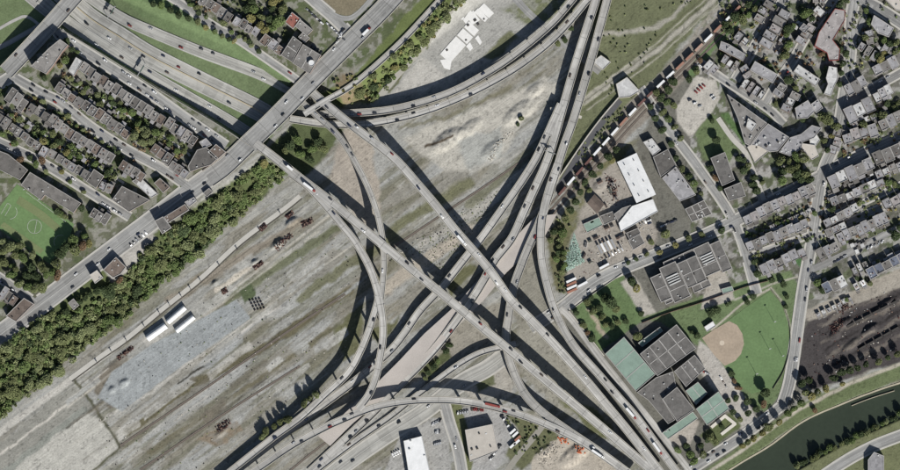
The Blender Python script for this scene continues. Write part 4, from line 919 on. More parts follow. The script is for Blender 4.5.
for p, q in (((712,427),(725,416)), ((725,416),(735,424)), ((735,424),(722,434))):
    a = W(*p, zc); b = W(*q, zc); m.box((a[0]+b[0])/2, (a[1]+b[1])/2, -.2, zc, math.hypot(a[0]-b[0], a[1]-b[1])+2, 3.6, math.atan2(b[1]-a[1], b[0]-a[0]))
    zc -= .02
tag(m.build('terrace_walkway', M('walk_concrete', A(208,202,188), .9, .06)), 'pale U-shaped walkway terrace beside the tall green hall', 'walkway')
# southern warehouses
block('warehouse', 'white-roofed warehouse below the boulevard', 'warehouse', [(403.5,441),(422,436),(430,472),(431,482),(410,482)], 8, 'white', M_GREYW, 5, M_UNIT, 1.2)
block('warehouse', 'tan square warehouse amid parked trailers', 'warehouse', [(465,430),(493,424),(498.5,451),(470,462)], 9, 'tan', M_GREYW, 6, M_PAR, 1.3)
block('canal_house', 'flat grey house on the far canal bank', 'house', [(868,460),(874,452),(884,456),(884,476),(868,476)], 6, 'light', M_GREYW, 2)
# demolition slab: white remains of a building
M_WHT = M('white_slab', A(226,224,218), .9, .10, .15, .7)
dm = tag(empty('demolished_slab', W(455,35,0)), 'bright white concrete floor left from a demolished building', 'slab')
o0 = W(455,35,0)
for poly, h in (([(440,54),(456,36),(466,45),(450,63)],.5), ([(457,35),(463,28),(473,37),(467,44)],.6), ([(464,27),(469,21),(479,30),(474,36)],.55), ([(468,18),(473,10),(480,20),(472,25)],.45), ([(463,20),(470,10),(474,13),(466,24)],.55),
                ([(478,9),(484,3),(494,13),(489,18)],.4), ([(474,12),(478,8),(488,18),(485,22)],.5), ([(466,46),(470,42),(473,48),(470,51)],.4), ([(475,38),(478,35),(482,42),(480,45)],.4), ([(456,16),(459,13),(465,18),(464,20),(460,19)],.35), ([(440,60),(452,58),(450,70),(444,68)],.2)):
    m = MB(); m.prism([(x-o0[0], y-o0[1]) for x, y in (W(u, v, h)[:2] for u, v in ccw(poly))], -.4, h); m.build('floor_slab', M_WHT, dm)
for (u, v, w_) in ((447,50,2.6),(468,25,3),(475,20,3.5),(478,24,3),(466,40,2.2),(484,19,2)):
    x, y, _ = W(u, v, 0); m = MB(); m.box(x-o0[0], y-o0[1], .3, 1.0, w_, w_*.8, .6); m.build('hole_block', M_DARKU, dm)  # dark blocks standing in for black holes of the white slab
# ------------------------------------------------------------------ trees
LEAF = {}
for nm, c in dict(green=(112,132,72), olive=(120,128,78), dark=(82,98,60), yellow=(154,148,86), rust=(138,110,80), pale=(138,147,95)).items():
    LEAF[nm] = M('leaf_'+nm, A(*c), .8, .22, .5, 2.0, rand=.12, spec=.15)
M_BARK = M('bark', A(96,82,68), .95, .2, .5)
def crown_mesh(r, n, q, mat, name='crown'):
    """leaf clumps through an uneven crown of radius about 1"""
    rs = np.random.RandomState(r); lob = rs.randn(9, 3); lob /= np.linalg.norm(lob, axis=1)[:, None]; amp = rs.uniform(.05, .5, 9)
    d = rs.randn(n, 3); d[:, 2] = np.abs(d[:, 2])*.9-.25; d /= np.linalg.norm(d, axis=1)[:, None]
    rad = (.72+(np.clip(d@lob.T, 0, 1)**3*amp).sum(1))*rs.uniform(.45, 1.0, n)**.45
    c = d*rad[:, None]; c[:, 2] *= .95
    V = []
    for k in range(q):
        cc = c+rs.randn(n, 3)*.09; a = rs.randn(n, 3); a[:, 2] *= .6; a /= np.linalg.norm(a, axis=1)[:, None]; b = np.cross(a, rs.randn(n, 3)+[0,0,.4]); b /= np.linalg.norm(b, axis=1)[:, None]
        sz = rs.uniform(.05, .11, n)[:, None]; V.append(np.stack([cc-a*sz-b*sz*.7, cc+a*sz-b*sz*.7, cc+a*sz+b*sz*.7, cc-a*sz+b*sz*.7], 1))
    V = np.concatenate(V).reshape(-1, 3); V[:, 2] += 1.35
    me = bpy.data.meshes.new(name); me.from_pydata(V.tolist(), [], np.arange(len(V)).reshape(-1, 4).tolist()); me.materials.append(mat); me.update(); return me
CROWNS = {k: [crown_mesh(7*i+j, 460, 5, LEAF[k]) for j in range(3)] for i, k in enumerate(LEAF)}
mb = MB(); mb.tube((0,0,-.15), (0,0,1.25), .09, 6, r2=.05)
for a in (0, 2.1, 4.2): mb.tube((0,0,.7), (.42*math.cos(a), .42*math.sin(a), 1.35), .045, 5, r2=.02)
TRUNK = mb.mesh('trunk', M_BARK)
trng = random.Random(3)
def tree(u, v, r, col, label, group, name='tree', cat='tree', tall=1.0):
    z = gz(u, v); R_ = r*S; x, y, _ = W(u, v, z+1.4*R_*tall); t = tag(empty(name, (x, y, z-.1), trng.uniform(0, 6.28)), label, cat, group)
    t.scale = (R_*trng.uniform(.8,1.2), R_*trng.uniform(.8,1.2), R_*tall*trng.uniform(.9,1.1))
    link('trunk', TRUNK, t); link('crown', trng.choice(CROWNS[col]), t); return t
def scatter(poly, n, rmin, rmax, seed, sep=.75):
    rs = np.random.RandomState(seed); xs = [p[0] for p in poly]; ys = [p[1] for p in poly]; N = n*60
    u = rs.uniform(min(xs), max(xs), N); v = rs.uniform(min(ys), max(ys), N); q = rs.uniform(rmin, rmax, N); k = sdf(u, v, poly) < 0; out = np.zeros((0, 3))
    for a, b, c in zip(u[k], v[k], q[k]):
        if len(out) >= n: break
        if len(out) and (np.hypot(out[:, 0]-a, out[:, 1]-b) < (out[:, 2]+c)*sep).any(): continue
        out = np.vstack([out, (a, b, c)])
    return [tuple(map(float, t)) for t in out]
ADJ = dict(green='green', olive='olive green', dark='dark green', yellow='yellowing', rust='rusty orange', pale='pale green')
PICK = ['green']*6+['olive']*4+['dark']*2+['pale']*3+['yellow']*1
def grove(phrase, pts, cols=PICK, tall=1.0, bush=False):
    """labelled trees, counted across the photo"""
    pts = sorted(pts)
    for i, p in enumerate(pts):
        u, v, r = p[:3]; c = p[3] if len(p) > 3 else trng.choice(cols)
        sm = bush or r < 2.95
        tree(u, v, r, c, f"{ADJ[c]} {'bush' if sm else 'tree'}, {nth(i)} from left {phrase}", 'trees '+phrase, 'bush' if sm else 'tree', 'bush' if sm else 'tree', tall*(.75 if sm else 1))
grove('beside the sports pitch corner', [(66,247,5.2,'dark'),(73,239,4.5,'green'),(60,254,4.6,'dark'),(75,251,4.2,'olive'),(82,246,3.6,'rust'),(84,236,3.4,'green'),(56,263,4.2,'olive'),(89,243,3.2,'yellow'),(58,275,3.4,'rust'),(52,272,4,'green')], tall=1.25)
grove('in the grove below the sports pitch', scatter([(-6,232),(12,240),(40,258),(50,272),(50,288),(41,297),(20,284),(-6,268)], 24, 3, 4.8, 21), ['green','olive','olive','dark','pale'])
grove('in gardens along the upper alley', scatter([(66,72),(86,78),(112,96),(134,114),(130,122),(110,112),(86,96),(64,82)], 13, 2.2, 3.6, 22, .7))
grove('in the big garden clump', scatter([(132,120),(146,124),(158,134),(152,146),(134,142)], 8, 3.2, 5, 23, .7), ['yellow','olive','green','pale'])
grove('in gardens by the second alley', scatter([(160,128),(192,150),(196,160),(180,154),(156,138)], 6, 2, 3, 24))
grove('in gardens behind the long terrace', scatter([(14,108),(44,128),(78,150),(112,170),(106,178),(60,152),(30,134),(10,118)], 18, 2.2, 3.6, 25, .7))
grove('lining the middle street', scatter([(14,86),(40,98),(58,108),(94,134),(126,156),(122,160),(84,136),(52,114),(20,96)], 11, 1.9, 2.8, 26))
grove('along the school street', [(3,134,3,'green'),(14,143,3.4,'green'),(20,160,3.2,'rust'),(30,158,2.8,'dark'),(36,163,3.4,'green'),(42,160,3,'rust'),(46,172,2.4,'pale'),(62,172,2.4,'yellow'),(70,182,2.2,'green'),(84,192,2.2,'olive')])
grove('behind the long school', [(57,212,2.6,'dark'),(62,214,2.4,'green'),(66,217,2.6,'olive'),(71,220,2.4,'dark'),(82,208,3,'dark'),(78,206,3.2,'dark')])
grove('in the gardens by the blue cabin', scatter([(236,-6),(284,-6),(286,10),(278,34),(262,30),(244,14)], 16, 2.8, 4.8, 27, .7), ['yellow','olive','green','dark','yellow'])
grove('in the hedge above the highway verge', [(153,4,3,'dark'),(161,6,3.2,'green'),(170,10,3,'dark'),(179,15,3.2,'dark'),(188,18,3,'dark'),(198,23,2.6,'olive'),(206,28,2.4,'yellow'),(214,32,2.4,'green'),(222,36,2.4,'olive'),(229,39,2.4,'dark'),(234,41.5,2.2,'yellow')])
grove('between terrace and verge street', scatter([(188,0),(212,14),(236,30),(262,46),(258,52),(232,34),(206,20),(184,4)], 12, 2.2, 3.3, 28, .7))
grove('in the hollow between two ramps', [(290,146,4,'dark'),(297,139,4,'green'),(311,149,4.4,'green'),(318,141,4.2,'dark'),(302,154,4,'green'),(321,148,3.6,'olive'),(309,159,4,'dark'),(285,151,3,'olive')])
grove('around the trench corner block', [(66,42,3,'dark'),(72,49,2.8,'dark'),(60,66,3,'yellow'),(64,60,3.2,'green'),(44,78,2.4,'dark'),(78,52,2.4,'green')])
grove('under the central viaducts', [(446,351,2.8,'dark'),(449,345,3,'dark'),(434,367,3,'dark'),(438,361,2.4,'green'),(428,373,2.6,'dark'),(425,378,2,'olive')])
grove('in the strip beside the curving branch', scatter([(549,228),(566,232),(565,256),(562,278),(555,276),(549,252)], 11, 2.4, 3.6, 29, .75), ['dark','dark','olive','green'])
grove('in the line along the freight tracks', [(616,149,3.4,'dark'),(608,157,3.4,'dark'),(600,166,3.6,'dark'),(592,174,3.4,'dark'),(585,182,3.4,'dark'),(580,192,3.2,'dark'),(576,202,3.2,'dark'),(571,210,3,'dark'),(566,220,3,'olive'),(612,160,2.6,'yellow'),(589,190,2.6,'olive')], tall=1.3)
grove('in the clump by the parking ground', [(668,90,3.8,'dark'),(673,82,3.8,'dark'),(661,98,3.6,'dark'),(656,92,3.2,'olive'),(666,101,3,'green'),(689,79,3,'dark'),(697,72,2.6,'olive'),(674,106,2.6,'olive'),(650,106,3,'dark'),(655,118,3.2,'dark')])
grove('along the descending street', [(664,111,3,'olive'),(669,118,3,'green'),(674,127,3,'olive'),(681,138,2.8,'olive'),(676,158,3.2,'dark'),(682,168,3.2,'olive'),(689,176,3.2,'dark'),(695,184,3,'green'),(701,193,2.4,'olive'),(711,168,2.8,'dark'),(716,178,2.8,'rust'),(720,188,2.6,'dark'),(662,130,3.2,'dark'),(671,144,2.8,'dark')])
grove('in the lawn park', [(611,303,5.6,'dark'),(605,298,4,'dark'),(616,309,3.6,'olive'),(588,304,2.6,'olive'),(592,312,3,'olive'),(599,308,3,'dark'),(601,318,3,'olive'),(605,325,2.8,'olive'),(612,326,3,'dark'),(618,323,2.8,'olive'),(576,313,3,'dark'),(582,325,2.8,'olive'),(587,333,2.8,'rust'),(592,339,2.8,'dark'),(632,282,4.4,'dark'),(637,289,3.6,'yellow'),(591,298,2.6,'dark'),(626,321,2.6,'dark'),(641,314,2.8,'dark'),(637,336,3.4,'olive')])
grove('along the school street kerb', [(628,263,2.4,'dark'),(636,259,2.2,'dark'),(647,254,2.2,'olive'),(660,252,2.6,'yellow'),(676,245,2.6,'yellow'),(689,238,2.8,'olive'),(702,235,2.6,'olive'),(722,230,3.4,'dark'),(666,234,3.6,'olive'),(652,243,2.4,'olive')])
grove('around the baseball ground', [(717,310,3.4,'dark'),(711,313,3,'dark'),(753,297,2.6,'dark'),(747,302,2.8,'dark'),(730,303,2,'dark'),(727,305,1.8,'dark'),(786,307,2.6,'dark'),(787,297,2.4,'dark'),(765,393,5.4,'dark'),(697,336,3.2,'dark'),(692,332,2.4,'dark')])
grove('along the plant car park', [(731,374,2.4,'dark'),(734,381,2.6,'rust'),(738,388,2.4,'rust'),(736,398,2.8,'dark'),(747,402,3,'dark'),(748,413,3.2,'dark'),(756,409,3,'dark'),(728,401,2.6,'dark'),(733,412,2.4,'dark'),(740,420,2.4,'olive'),(764,404,2.8,'rust')])
grove('between canal street and towpath', [(754,438,3.6,'yellow'),(762,433,3.8,'yellow'),(770,427,3.8,'olive'),(779,423,3.4,'yellow'),(787,413,3.4,'green'),(793,409,3,'green'),(748,442,3,'olive'),(742,446,2.8,'yellow'),(800,403,3,'green'),(815,411,2.6,'rust')], tall=1.25)
grove('on the plant plaza', [(686,446,3.4,'dark'),(691,455,3.6,'green'),(701,446,3.2,'dark'),(695,461,3.4,'green'),(703,453,3,'olive'),(711,436,3.4,'olive'),(716,442,3.2,'olive'),(707,440,2.8,'dark'),(679,451,2.8,'green'),(722,427,3,'dark')])
far = [(796+i*5.0+trng.uniform(-1.5,1.5), 466-i*2.45+trng.uniform(-1.5,1.5), trng.uniform(2.2,3.4)) for i in range(22)]
grove('along the far canal bank', far, ['olive','olive','green','dark','pale'], tall=1.5)
grove('between siding and canal', [(802,384,3.4,'dark'),(809,380,3.6,'dark'),(812,396,3.4,'yellow'),(818,392,3.2,'olive'),(826,388,3,'yellow'),(834,378,3.4,'dark'),(842,372,3.6,'dark'),(850,370,3.6,'dark'),(858,368,3.4,'dark'),(866,364,3.2,'dark'),(878,362,3,'olive'),(888,358,3,'dark'),(897,354,3,'olive'),(842,384,2.6,'yellow'),(806,393,3,'olive')], tall=1.3)
grove('in the cluster facing school street', scatter([(772,174),(778,156),(800,150),(817,164),(812,180),(786,184)], 12, 3.2, 4.6, 30, .72), ['dark','green','olive','dark'], tall=1.2)
grove('near the main avenue bend', [(829,121,5.2,'olive'),(823,117,4,'olive'),(835,126,3.6,'olive'),(840,50,3.4,'dark'),(846,53,3,'dark'),(843,63,3,'dark'),(841,73,3,'dark'),(822,54,2.6,'rust'),(840,4,4,'dark'),(846,-1,3.6,'dark'),(866,10,2.4,'green'),(869,20,3,'green'),(828,150,3.4,'dark'),(824,140,3,'olive'),(840,84,2.6,'dark'),(832,136,3,'yellow')])
grove('in the corner triangle gardens', scatter([(866,34),(876,40),(902,32),(902,52),(872,66),(862,56)], 12, 2.4, 3.8, 32, .72), ['green','yellow','dark','olive'])
grove('behind the tall eastern terrace', scatter([(850,122),(876,108),(904,96),(904,110),(872,122),(852,130)], 11, 2.4, 3.8, 33, .72), ['dark','olive','green','dark'])
grove('in gardens below the treetops meadow', scatter([(738,4),(762,2),(764,14),(748,34),(730,34),(724,24)], 11, 2.4, 4.2, 34, .72), ['dark','dark','green','olive'])
grove('between the two straight streets', scatter([(790,22),(806,6),(820,12),(806,36),(786,58),(776,50)], 11, 2.6, 4.4, 35, .72), ['dark','dark','green','olive'])
grove('around the driveway apartments', scatter([(738,158),(752,160),(764,184),(756,198),(744,184)], 8, 2.4, 3.6, 36, .72), ['dark','dark','olive'])
grove('in backyards of the school street', scatter([(746,236),(782,222),(816,206),(814,216),(780,232),(750,244)], 8, 1.9, 2.8, 37, .72))
grove('in backyards right of the avenue', scatter([(826,196),(876,176),(900,168),(900,186),(870,202),(826,216)], 12, 1.9, 3.2, 38, .72), ['dark','olive','green'])
grove('along the parking alley backs', [(818,284,3.2,'green'),(822,290,3,'dark'),(866,268,2.6,'dark'),(878,262,2.8,'olive'),(857,278,2.4,'dark'),(870,284,2.6,'olive'),(896,236,4,'dark'),(900,228,3.4,'dark'),(846,242,2.2,'green'),(868,232,2.2,'green'),(754,262,2.8,'dark'),(757,274,3,'dark'),(772,280,2.8,'dark'),(783,284,3,'dark'),(846,300,2.4,'green'),(803,120,2.8,'dark')])
grove('on the meadow and lawn by the railway', [(700,60,2.6,'rust'),(697,68,2.4,'dark'),(727,50,2.6,'dark'),(723,63,2.4,'olive'),(733,66,2.2,'dark'),(712,121,2.8,'dark'),(716,140,4,'dark'),(725,160,2.8,'dark'),(756,88,2.6,'dark'),(770,66,2.6,'green'),(788,80,3.4,'dark'),(776,104,2.4,'olive'),(796,88,2.4,'olive'),(734,46,2,'green')])
grove('along the rail yard edge', [(274,427,2.8,'olive'),(262,437,2.8,'pale'),(286,419,3.2,'olive'),(304,405,3,'olive'),(316,394,3.2,'pale'),(280,423,2.8,'olive'),(310,399,2.8,'olive'),(266,433,2.8,'olive')], tall=1.9)
grove('beside the northern underpass', [(571,28,2.6,'dark'),(565,40,2.6,'dark'),(558,44,2.2,'olive'),(586,84,2.2,'dark'),(590,76,2.2,'dark'),(594,52,2.2,'dark'),(518,124,2,'dark'),(521,118,2.2,'olive')])
# woods on the two slopes: the largest crowns as trees, the rest as one mass
WOOD = [(-30,366),(0,347),(40,317),(60,310),(84,308),(112,286),(130,272),(140,252),(160,235),(200,210),(226,187),(262,160),(288,175),(216,238),(131,314),(65,367),(0,419),(-30,442)]
WOOD2 = [(356,96),(374,74),(402,48),(446,-2),(480,-12),(434,36),(396,78),(374,102)]
W1 = scatter(WOOD, 66, 3.0, 6.4, 41, .72); W2 = scatter(WOOD2, 16, 3.2, 4.2, 42, .8)
WC = ['green']*6+['olive']*8+['dark']*1+['pale']*5+['yellow']*1
for pts, cols, ph, gp in ((W1, WC, 'in the long wood below the avenue', 'trees of the long wood'), (W2, WC[3:], 'in the narrow wood beside gravel lane', 'trees of the narrow wood')):
    cnt = {}
    for u, v, r in sorted(pts):
        c = trng.choice(cols); i = cnt[c] = cnt.get(c, -1)+1
        tree(u, v, r, c, f'{nth(i)} {ADJ[c]} tree from left {ph}', gp, 'tree', 'tree', .72)
def mass(name, label, polys, seed, cols, nq=46):
    me_v, me_f, mi = [], [], []; rs = np.random.RandomState(seed); off = 0
    for poly, n, r0, r1 in polys:
        for u, v, r in scatter(poly, n, r0, r1, seed, .45):
            z = gz(u, v); c = np.array(W(u, v, z+r)); R_ = r*S; k = nq
            d = rs.randn(k, 3); d[:, 2] = np.abs(d[:, 2]); d /= np.linalg.norm(d, axis=1)[:, None]; ctr = c+d*R_*rs.uniform(.55, 1.05, (k, 1))*[1,1,.9]
            a = rs.randn(k, 3); a[:, 2] *= .5; a /= np.linalg.norm(a, axis=1)[:, None]; b = np.cross(a, rs.randn(k, 3)+[0,0,.3]); b /= np.linalg.norm(b, axis=1)[:, None]
            s_ = rs.uniform(.35, .75, (k, 1)); me_v.append(np.stack([ctr-a*s_-b*s_, ctr+a*s_-b*s_, ctr+a*s_+b*s_, ctr-a*s_+b*s_], 1).reshape(-1, 3)); mi += [int(min(len(cols)-1, max(0, (float(fbm(np.array([u/22.]), np.array([v/22.]), 2)[0])-.5)*2.2*len(cols)+len(cols)/2+rs.randn()*1.4)))]*k
    V = np.concatenate(me_v); me = bpy.data.meshes.new(name); me.from_pydata(V.tolist(), [], np.arange(len(V)).reshape(-1, 4).tolist())
    for c in cols: me.materials.append(LEAF[c])
    me.polygons.foreach_set('material_index', mi); me.update()
    return tag(link(name, me), label, 'undergrowth', kind='stuff')
mass('undergrowth', 'dense smaller trees and undergrowth filling the long wooded slope', [(WOOD, 520, 1.8, 3.8), (WOOD, 420, 1.0, 2.0)], 43, ['green','olive','green','pale','dark','olive','pale','green'], 130)
mass('undergrowth', 'undergrowth of the narrow wooded bank', [(WOOD2, 110, 1.4, 2.8), ([(332,80),(350,72),(376,96),(350,106)], 20, .8, 1.6)], 44, ['green','olive','pale','yellow'], 70)
mass('scrub', 'low scrub and weeds scattered over the interchange waste ground', [([(505,412),(552,430),(545,445),(516,460)], 60, .6, 1.4), ([(556,216),(570,226),(566,296),(556,290)], 40, .6, 1.5), ([(575,158),(600,120),(630,104),(600,150),(570,196)], 60, .5, 1.3), ([(600,-5),(700,-10),(640,80),(600,100)], 60, .3, .8)], 45, ['olive','pale','dark'], 16)
mass('garden_shrubs', 'garden shrubs filling the backyards of the residential blocks', [([(60,70),(160,128),(190,152),(180,158),(140,150),(60,96)], 230, .8, 2.3), ([(0,106),(60,138),(120,172),(112,182),(60,158),(0,128)], 210, .8, 2.3), ([(0,84),(60,112),(150,170),(140,180),(60,132),(0,96)], 130, .7, 1.9), ([(190,-8),(280,-8),(286,30),(280,50),(250,36),(200,8)], 110, .7, 1.7), ([(720,0),(900,0),(900,60),(850,70),(800,100),(720,60)], 280, .8, 2.2), ([(740,235),(815,200),(812,246),(760,268)], 120, .7, 1.8), ([(820,200),(900,160),(900,230),(820,250)], 150, .7, 1.8), ([(840,120),(900,100),(900,140),(842,160)], 70, .7, 1.6)], 46, ['dark','green','olive','pale','olive','yellow','rust'], 26)
# ------------------------------------------------------------------ vehicles
M_GLASS = M('car_glass', (.012,.014,.016), .15, .05, spec=.5); M_TYRE = M('tyre', (.015,.015,.015), .9, .1)
PAINT = {k: M('paint_'+k.replace(' ', '_'), A(*c), .35, .05, .3, spec=.4) for k, c in {'black':(44,44,46),'dark grey':(78,79,82),'silver':(170,172,174),'white':(232,232,230),'navy':(52,60,86),'red':(150,52,46),'brown':(100,84,72)}.items()}
CARC = ['black']*6+['dark grey']*6+['silver']*5+['white']*8+['navy']*3+['red']*2+['brown']*2
def loft(m, secs, mi):
    """closed body from cross sections (x, half width, z low, z high)"""
    i = len(m.v)
    for x, hw, z0, z1 in secs: m.v += [(x,-hw,z0),(x,hw,z0),(x,hw*.96,z1),(x,-hw*.96,z1)]
    for k in range(len(secs)-1):
        a, b = i+4*k, i+4*k+4
        for j in range(4): m.f.append((a+j, b+j, b+(j+1) % 4, a+(j+1) % 4)); m.m.append(mi)
    m.f += [(i, i+1, i+2, i+3), tuple(i+4*(len(secs)-1)+j for j in (3,2,1,0))]; m.m += [mi, mi]
def car_mesh(col, van=False):
    m = MB(); L = 2.35
    loft(m, [(-L,.78,.35,.85),(-L+.15,.88,.25,.95),(-1.2,.9,.22,1.0),(1.0,.9,.22,.98),(L-.25,.86,.25,.82),(L,.74,.35,.7)], 0)
    if van: loft(m, [(-L+.1,.8,.9,1.7),(-1.9,.84,.95,1.95),(.7,.84,.95,1.95),(1.5,.76,.9,1.05)], 1); m.box(-.6, 0, 1.94, 2.0, 2.7, 1.55, 0, 0)
    else: loft(m, [(-1.75,.78,.95,1.0),(-1.15,.74,.97,1.42),(.25,.74,.97,1.45),(1.05,.76,.95,1.0)], 1); m.box(-.45, 0, 1.40, 1.5, 1.45, 1.36, 0, 0)
    for x in (-1.45, 1.45):
        for s in (-1, 1): m.tube((x, s*.72, .33), (x, s*.92, .33), .33, 8, 2)
    return m.mesh('car', [PAINT[col], M_GLASS, M_TYRE])
CARM = {c: [car_mesh(c), car_mesh(c), car_mesh(c, True)] for c in PAINT}
crng = random.Random(77)
def put_car(x, y, z, an, phrase, i, group, col=None, kind='car'):
    c = col or crng.choice(CARC); v = 2 if kind == 'van' else crng.randrange(3) if crng.random() < .7 else 0
    kind = 'van' if v == 2 else 'car'
    o = link(kind, CARM[c][v], None, (x, y, z+.06), an); s = crng.uniform(.97, 1.1); o.scale = (s, s, s)
    tag(o, f'{c} {kind}, {nth(i)} {phrase}', kind, group)
def traffic(path, n, phrase, lanes, q0=.02, q1=.98, skip=()):
    qs = sorted(crng.uniform(q0, q1) for _ in range(n)); last = -99; i = 0
    for q in qs:
        d = q*path.L
        if d-last < 7.5 or any(abs(q-k) < .03 for k in skip): continue
        last = d; lat = crng.choice(lanes); x, y, z, an = path.at(d, lat)
        u = x*H/(H-z)/S+450; v = 235-y*H/(H-z)/S
        if not (-4 < u < 904 and -4 < v < 474): continue
        put_car(x, y, z, an if lat < 0 else an+math.pi, phrase, i, 'cars '+phrase); i += 1
def parked(path, lat, n, phrase, q0=.03, q1=.97):
    qs = sorted(crng.uniform(q0, q1) for _ in range(n)); last = -99; i = 0
    for q in qs:
        d = q*path.L
        if d-last < 5.6: continue
        x, y, z, an = path.at(d, lat); u = x/S+450; v = 235-y/S
        if not (-2 < u < 902 and -2 < v < 472): continue
        if any(r is not path and not r.deck and r.near(x, y)[0] < r.w/2+1 for r in PATHS): continue
        last = d; put_car(x, y, z, an, phrase, i, 'cars '+phrase); i += 1
def lot(u0, v0, du, dv, n, head, phrase, cols=None, prob=1.0, z=None, kind='car'):
    i = 0
    for k in range(n):
        if crng.random() > prob: continue
        u, v = u0+du*k, v0+dv*k; zz = gz(u, v) if z is None else z; x, y, _ = W(u, v, zz)
        put_car(x, y, zz+.05, math.radians(head)+crng.uniform(-.06,.06), phrase, i, 'cars '+phrase, crng.choice(cols) if cols else None, kind); i += 1
traffic(H1, 16, 'along the upper sunken carriageway from top end', (-3.5,0,3.4)); traffic(H2, 15, 'along the middle sunken carriageways from top end', (-7.5,-4,4,7.5)); traffic(H3, 9, 'along the lower sunken carriageway from top end', (-3.2,.2,3.2))
parked(H4, -3.7, 24, 'parked on trench street by the wall, from top'); parked(H4, 3.7, 12, 'parked on trench street by the houses, from top')
parked(ST_B, -3.2, 13, 'parked on the upper kerb of middle street'); parked(ST_B, 3.2, 12, 'parked on the lower kerb of middle street')
parked(ST_C, -2.9, 10, 'parked on the upper kerb of school road'); parked(ST_C, 2.9, 6, 'parked on the lower kerb of school road')
parked(ST_E, -2.9, 4, 'parked on the side street below the grove'); parked(ST_T, 2, 7, 'parked on the street above the verge')
traffic(R1, 13, 'on the avenue overpass counted from lower end', (-7,-3.5,3.5,7)); traffic(R1g, 9, 'on the wooded slope avenue counted upward', (-6.5,-3,3,6.5)); traffic(O1, 4, 'on the corner overpass counted downward', (-5,5))
traffic(FU, 8, 'on the outer northern curve from its west end', (-1.8,1.8)); traffic(FL, 9, 'on the inner northern curve from its west end', (-1.8,1.8))
traffic(GL, 16, 'on the western tall viaduct counted downward', (-2,2)); traffic(GR_, 12, 'on the eastern tall viaduct counted downward', (-2,2)); traffic(G1, 11, 'on the thin western branch counted downward', (-1.8,1.8))
traffic(G4, 7, 'on the eastern curving branch counted downward', (-1.8,1.8), skip=(.76,.88)); traffic(CC, 16, 'on the highest viaduct from its upper end', (-2,2), skip=(.4,)); traffic(DD, 14, 'on the diagonal viaduct from its upper end', (-2,2), skip=(.08,.13))
traffic(A1, 6, 'on the sinuous ramp counted downward', (-1.6,1.6)); traffic(A2, 6, 'on the merging ramp counted downward', (-1.2,1.2)); traffic(A3, 4, 'on the yard side ramp counted downward', (-1.4,1.4))
traffic(EE, 13, 'on the broad arc viaduct from its west end', (-1.7,1.7), skip=(.64,)); traffic(JJ, 5, 'on the short curved ramp counted downward', (-1.2,1.2)); traffic(NN, 7, 'on the boulevard under the viaducts counted upward', (-5,-2,2,5), .05, .8); traffic(PP, 3, 'on the warehouse street counted downward', (-2,2))
parked(S1, -3.2, 8, 'parked on the descending street, from the top'); parked(S2, 3.9, 22, 'parked on the upper kerb of school street'); parked(S2, -3.9, 16, 'parked on the lower kerb of school street')
parked(S3, 4.2, 12, 'parked on the eastern kerb of main avenue'); traffic(S3, 5, 'driving on the main avenue counted downward', (-2,2), .1, .95); parked(S4, 2.8, 8, 'parked on the straight street, from the top'); parked(S5, 2.7, 8, 'parked on the red townhouse street, from top')
parked(S9, -3.2, 10, 'parked on the canal kerb of canal street'); parked(S9, 3.2, 7, 'parked on the plant kerb of canal street'); parked(S8, 2.8, 6, 'parked on the climbing street, from the avenue'); parked(S6, -2.4, 5, 'parked by the slanted building, from the top')
for k, (u, v) in enumerate([(308,10),(313,15),(328,24),(335,31)]): lot(u, v, 2.2, 2.0, 5, -40, ('in the top line','in the second line','in the third line','in the lowest line')[k]+' of the car yard', None, .85)
lot(312,46,3,2.3,4,-130,'in the line behind the office block'); lot(337,42,1.6,-3,5,40,'in the corner line of the car yard')
lot(458,413,2.4,-.4,5,80,'in the pale line above tan warehouse',['silver','white','silver']); lot(472,409,2.2,.1,6,85,'in the red line above tan warehouse',['red','red','brown']); lot(502,416,2.2,3.2,8,40,'in the slanting line right of tan warehouse',['dark grey','black','silver','white'])
lot(436,432,1.7,-.3,3,85,'in the small lot beside white warehouse'); lot(696,92,2.6,-2.2,4,-40,'in the red line of parking ground',['red','red','brown']); lot(690,100,5,3,3,20,'scattered over the parking ground'); lot(712,96,2.2,2.6,2,35,'by the parking ground exit',['white','black'])
lot(868,248,3.6,-1.6,5,60,'in the white line of parking alley',['white','white','silver']); lot(835,262,3.4,-2,4,25,'in the lower parking alley'); lot(858,252,3,-1,2,60,'beside the white line of parking alley')
lot(721,378,2.4,4,3,-60,'in the plant car park',); lot(704,372,2,1,3,-30,'by the plant loading corner',['white','silver','red']); lot(131,245,3,-2.4,6,-50,'in the yard of the roadside workshop',['white','black','silver'])
lot(393,455,2.2,-1.1,4,-65,'among white vans beside the warehouse',['white'],kind='van'); lot(435,444,1.8,-.5,4,80,'among pale vans across the warehouse street',['white','silver'],kind='van')
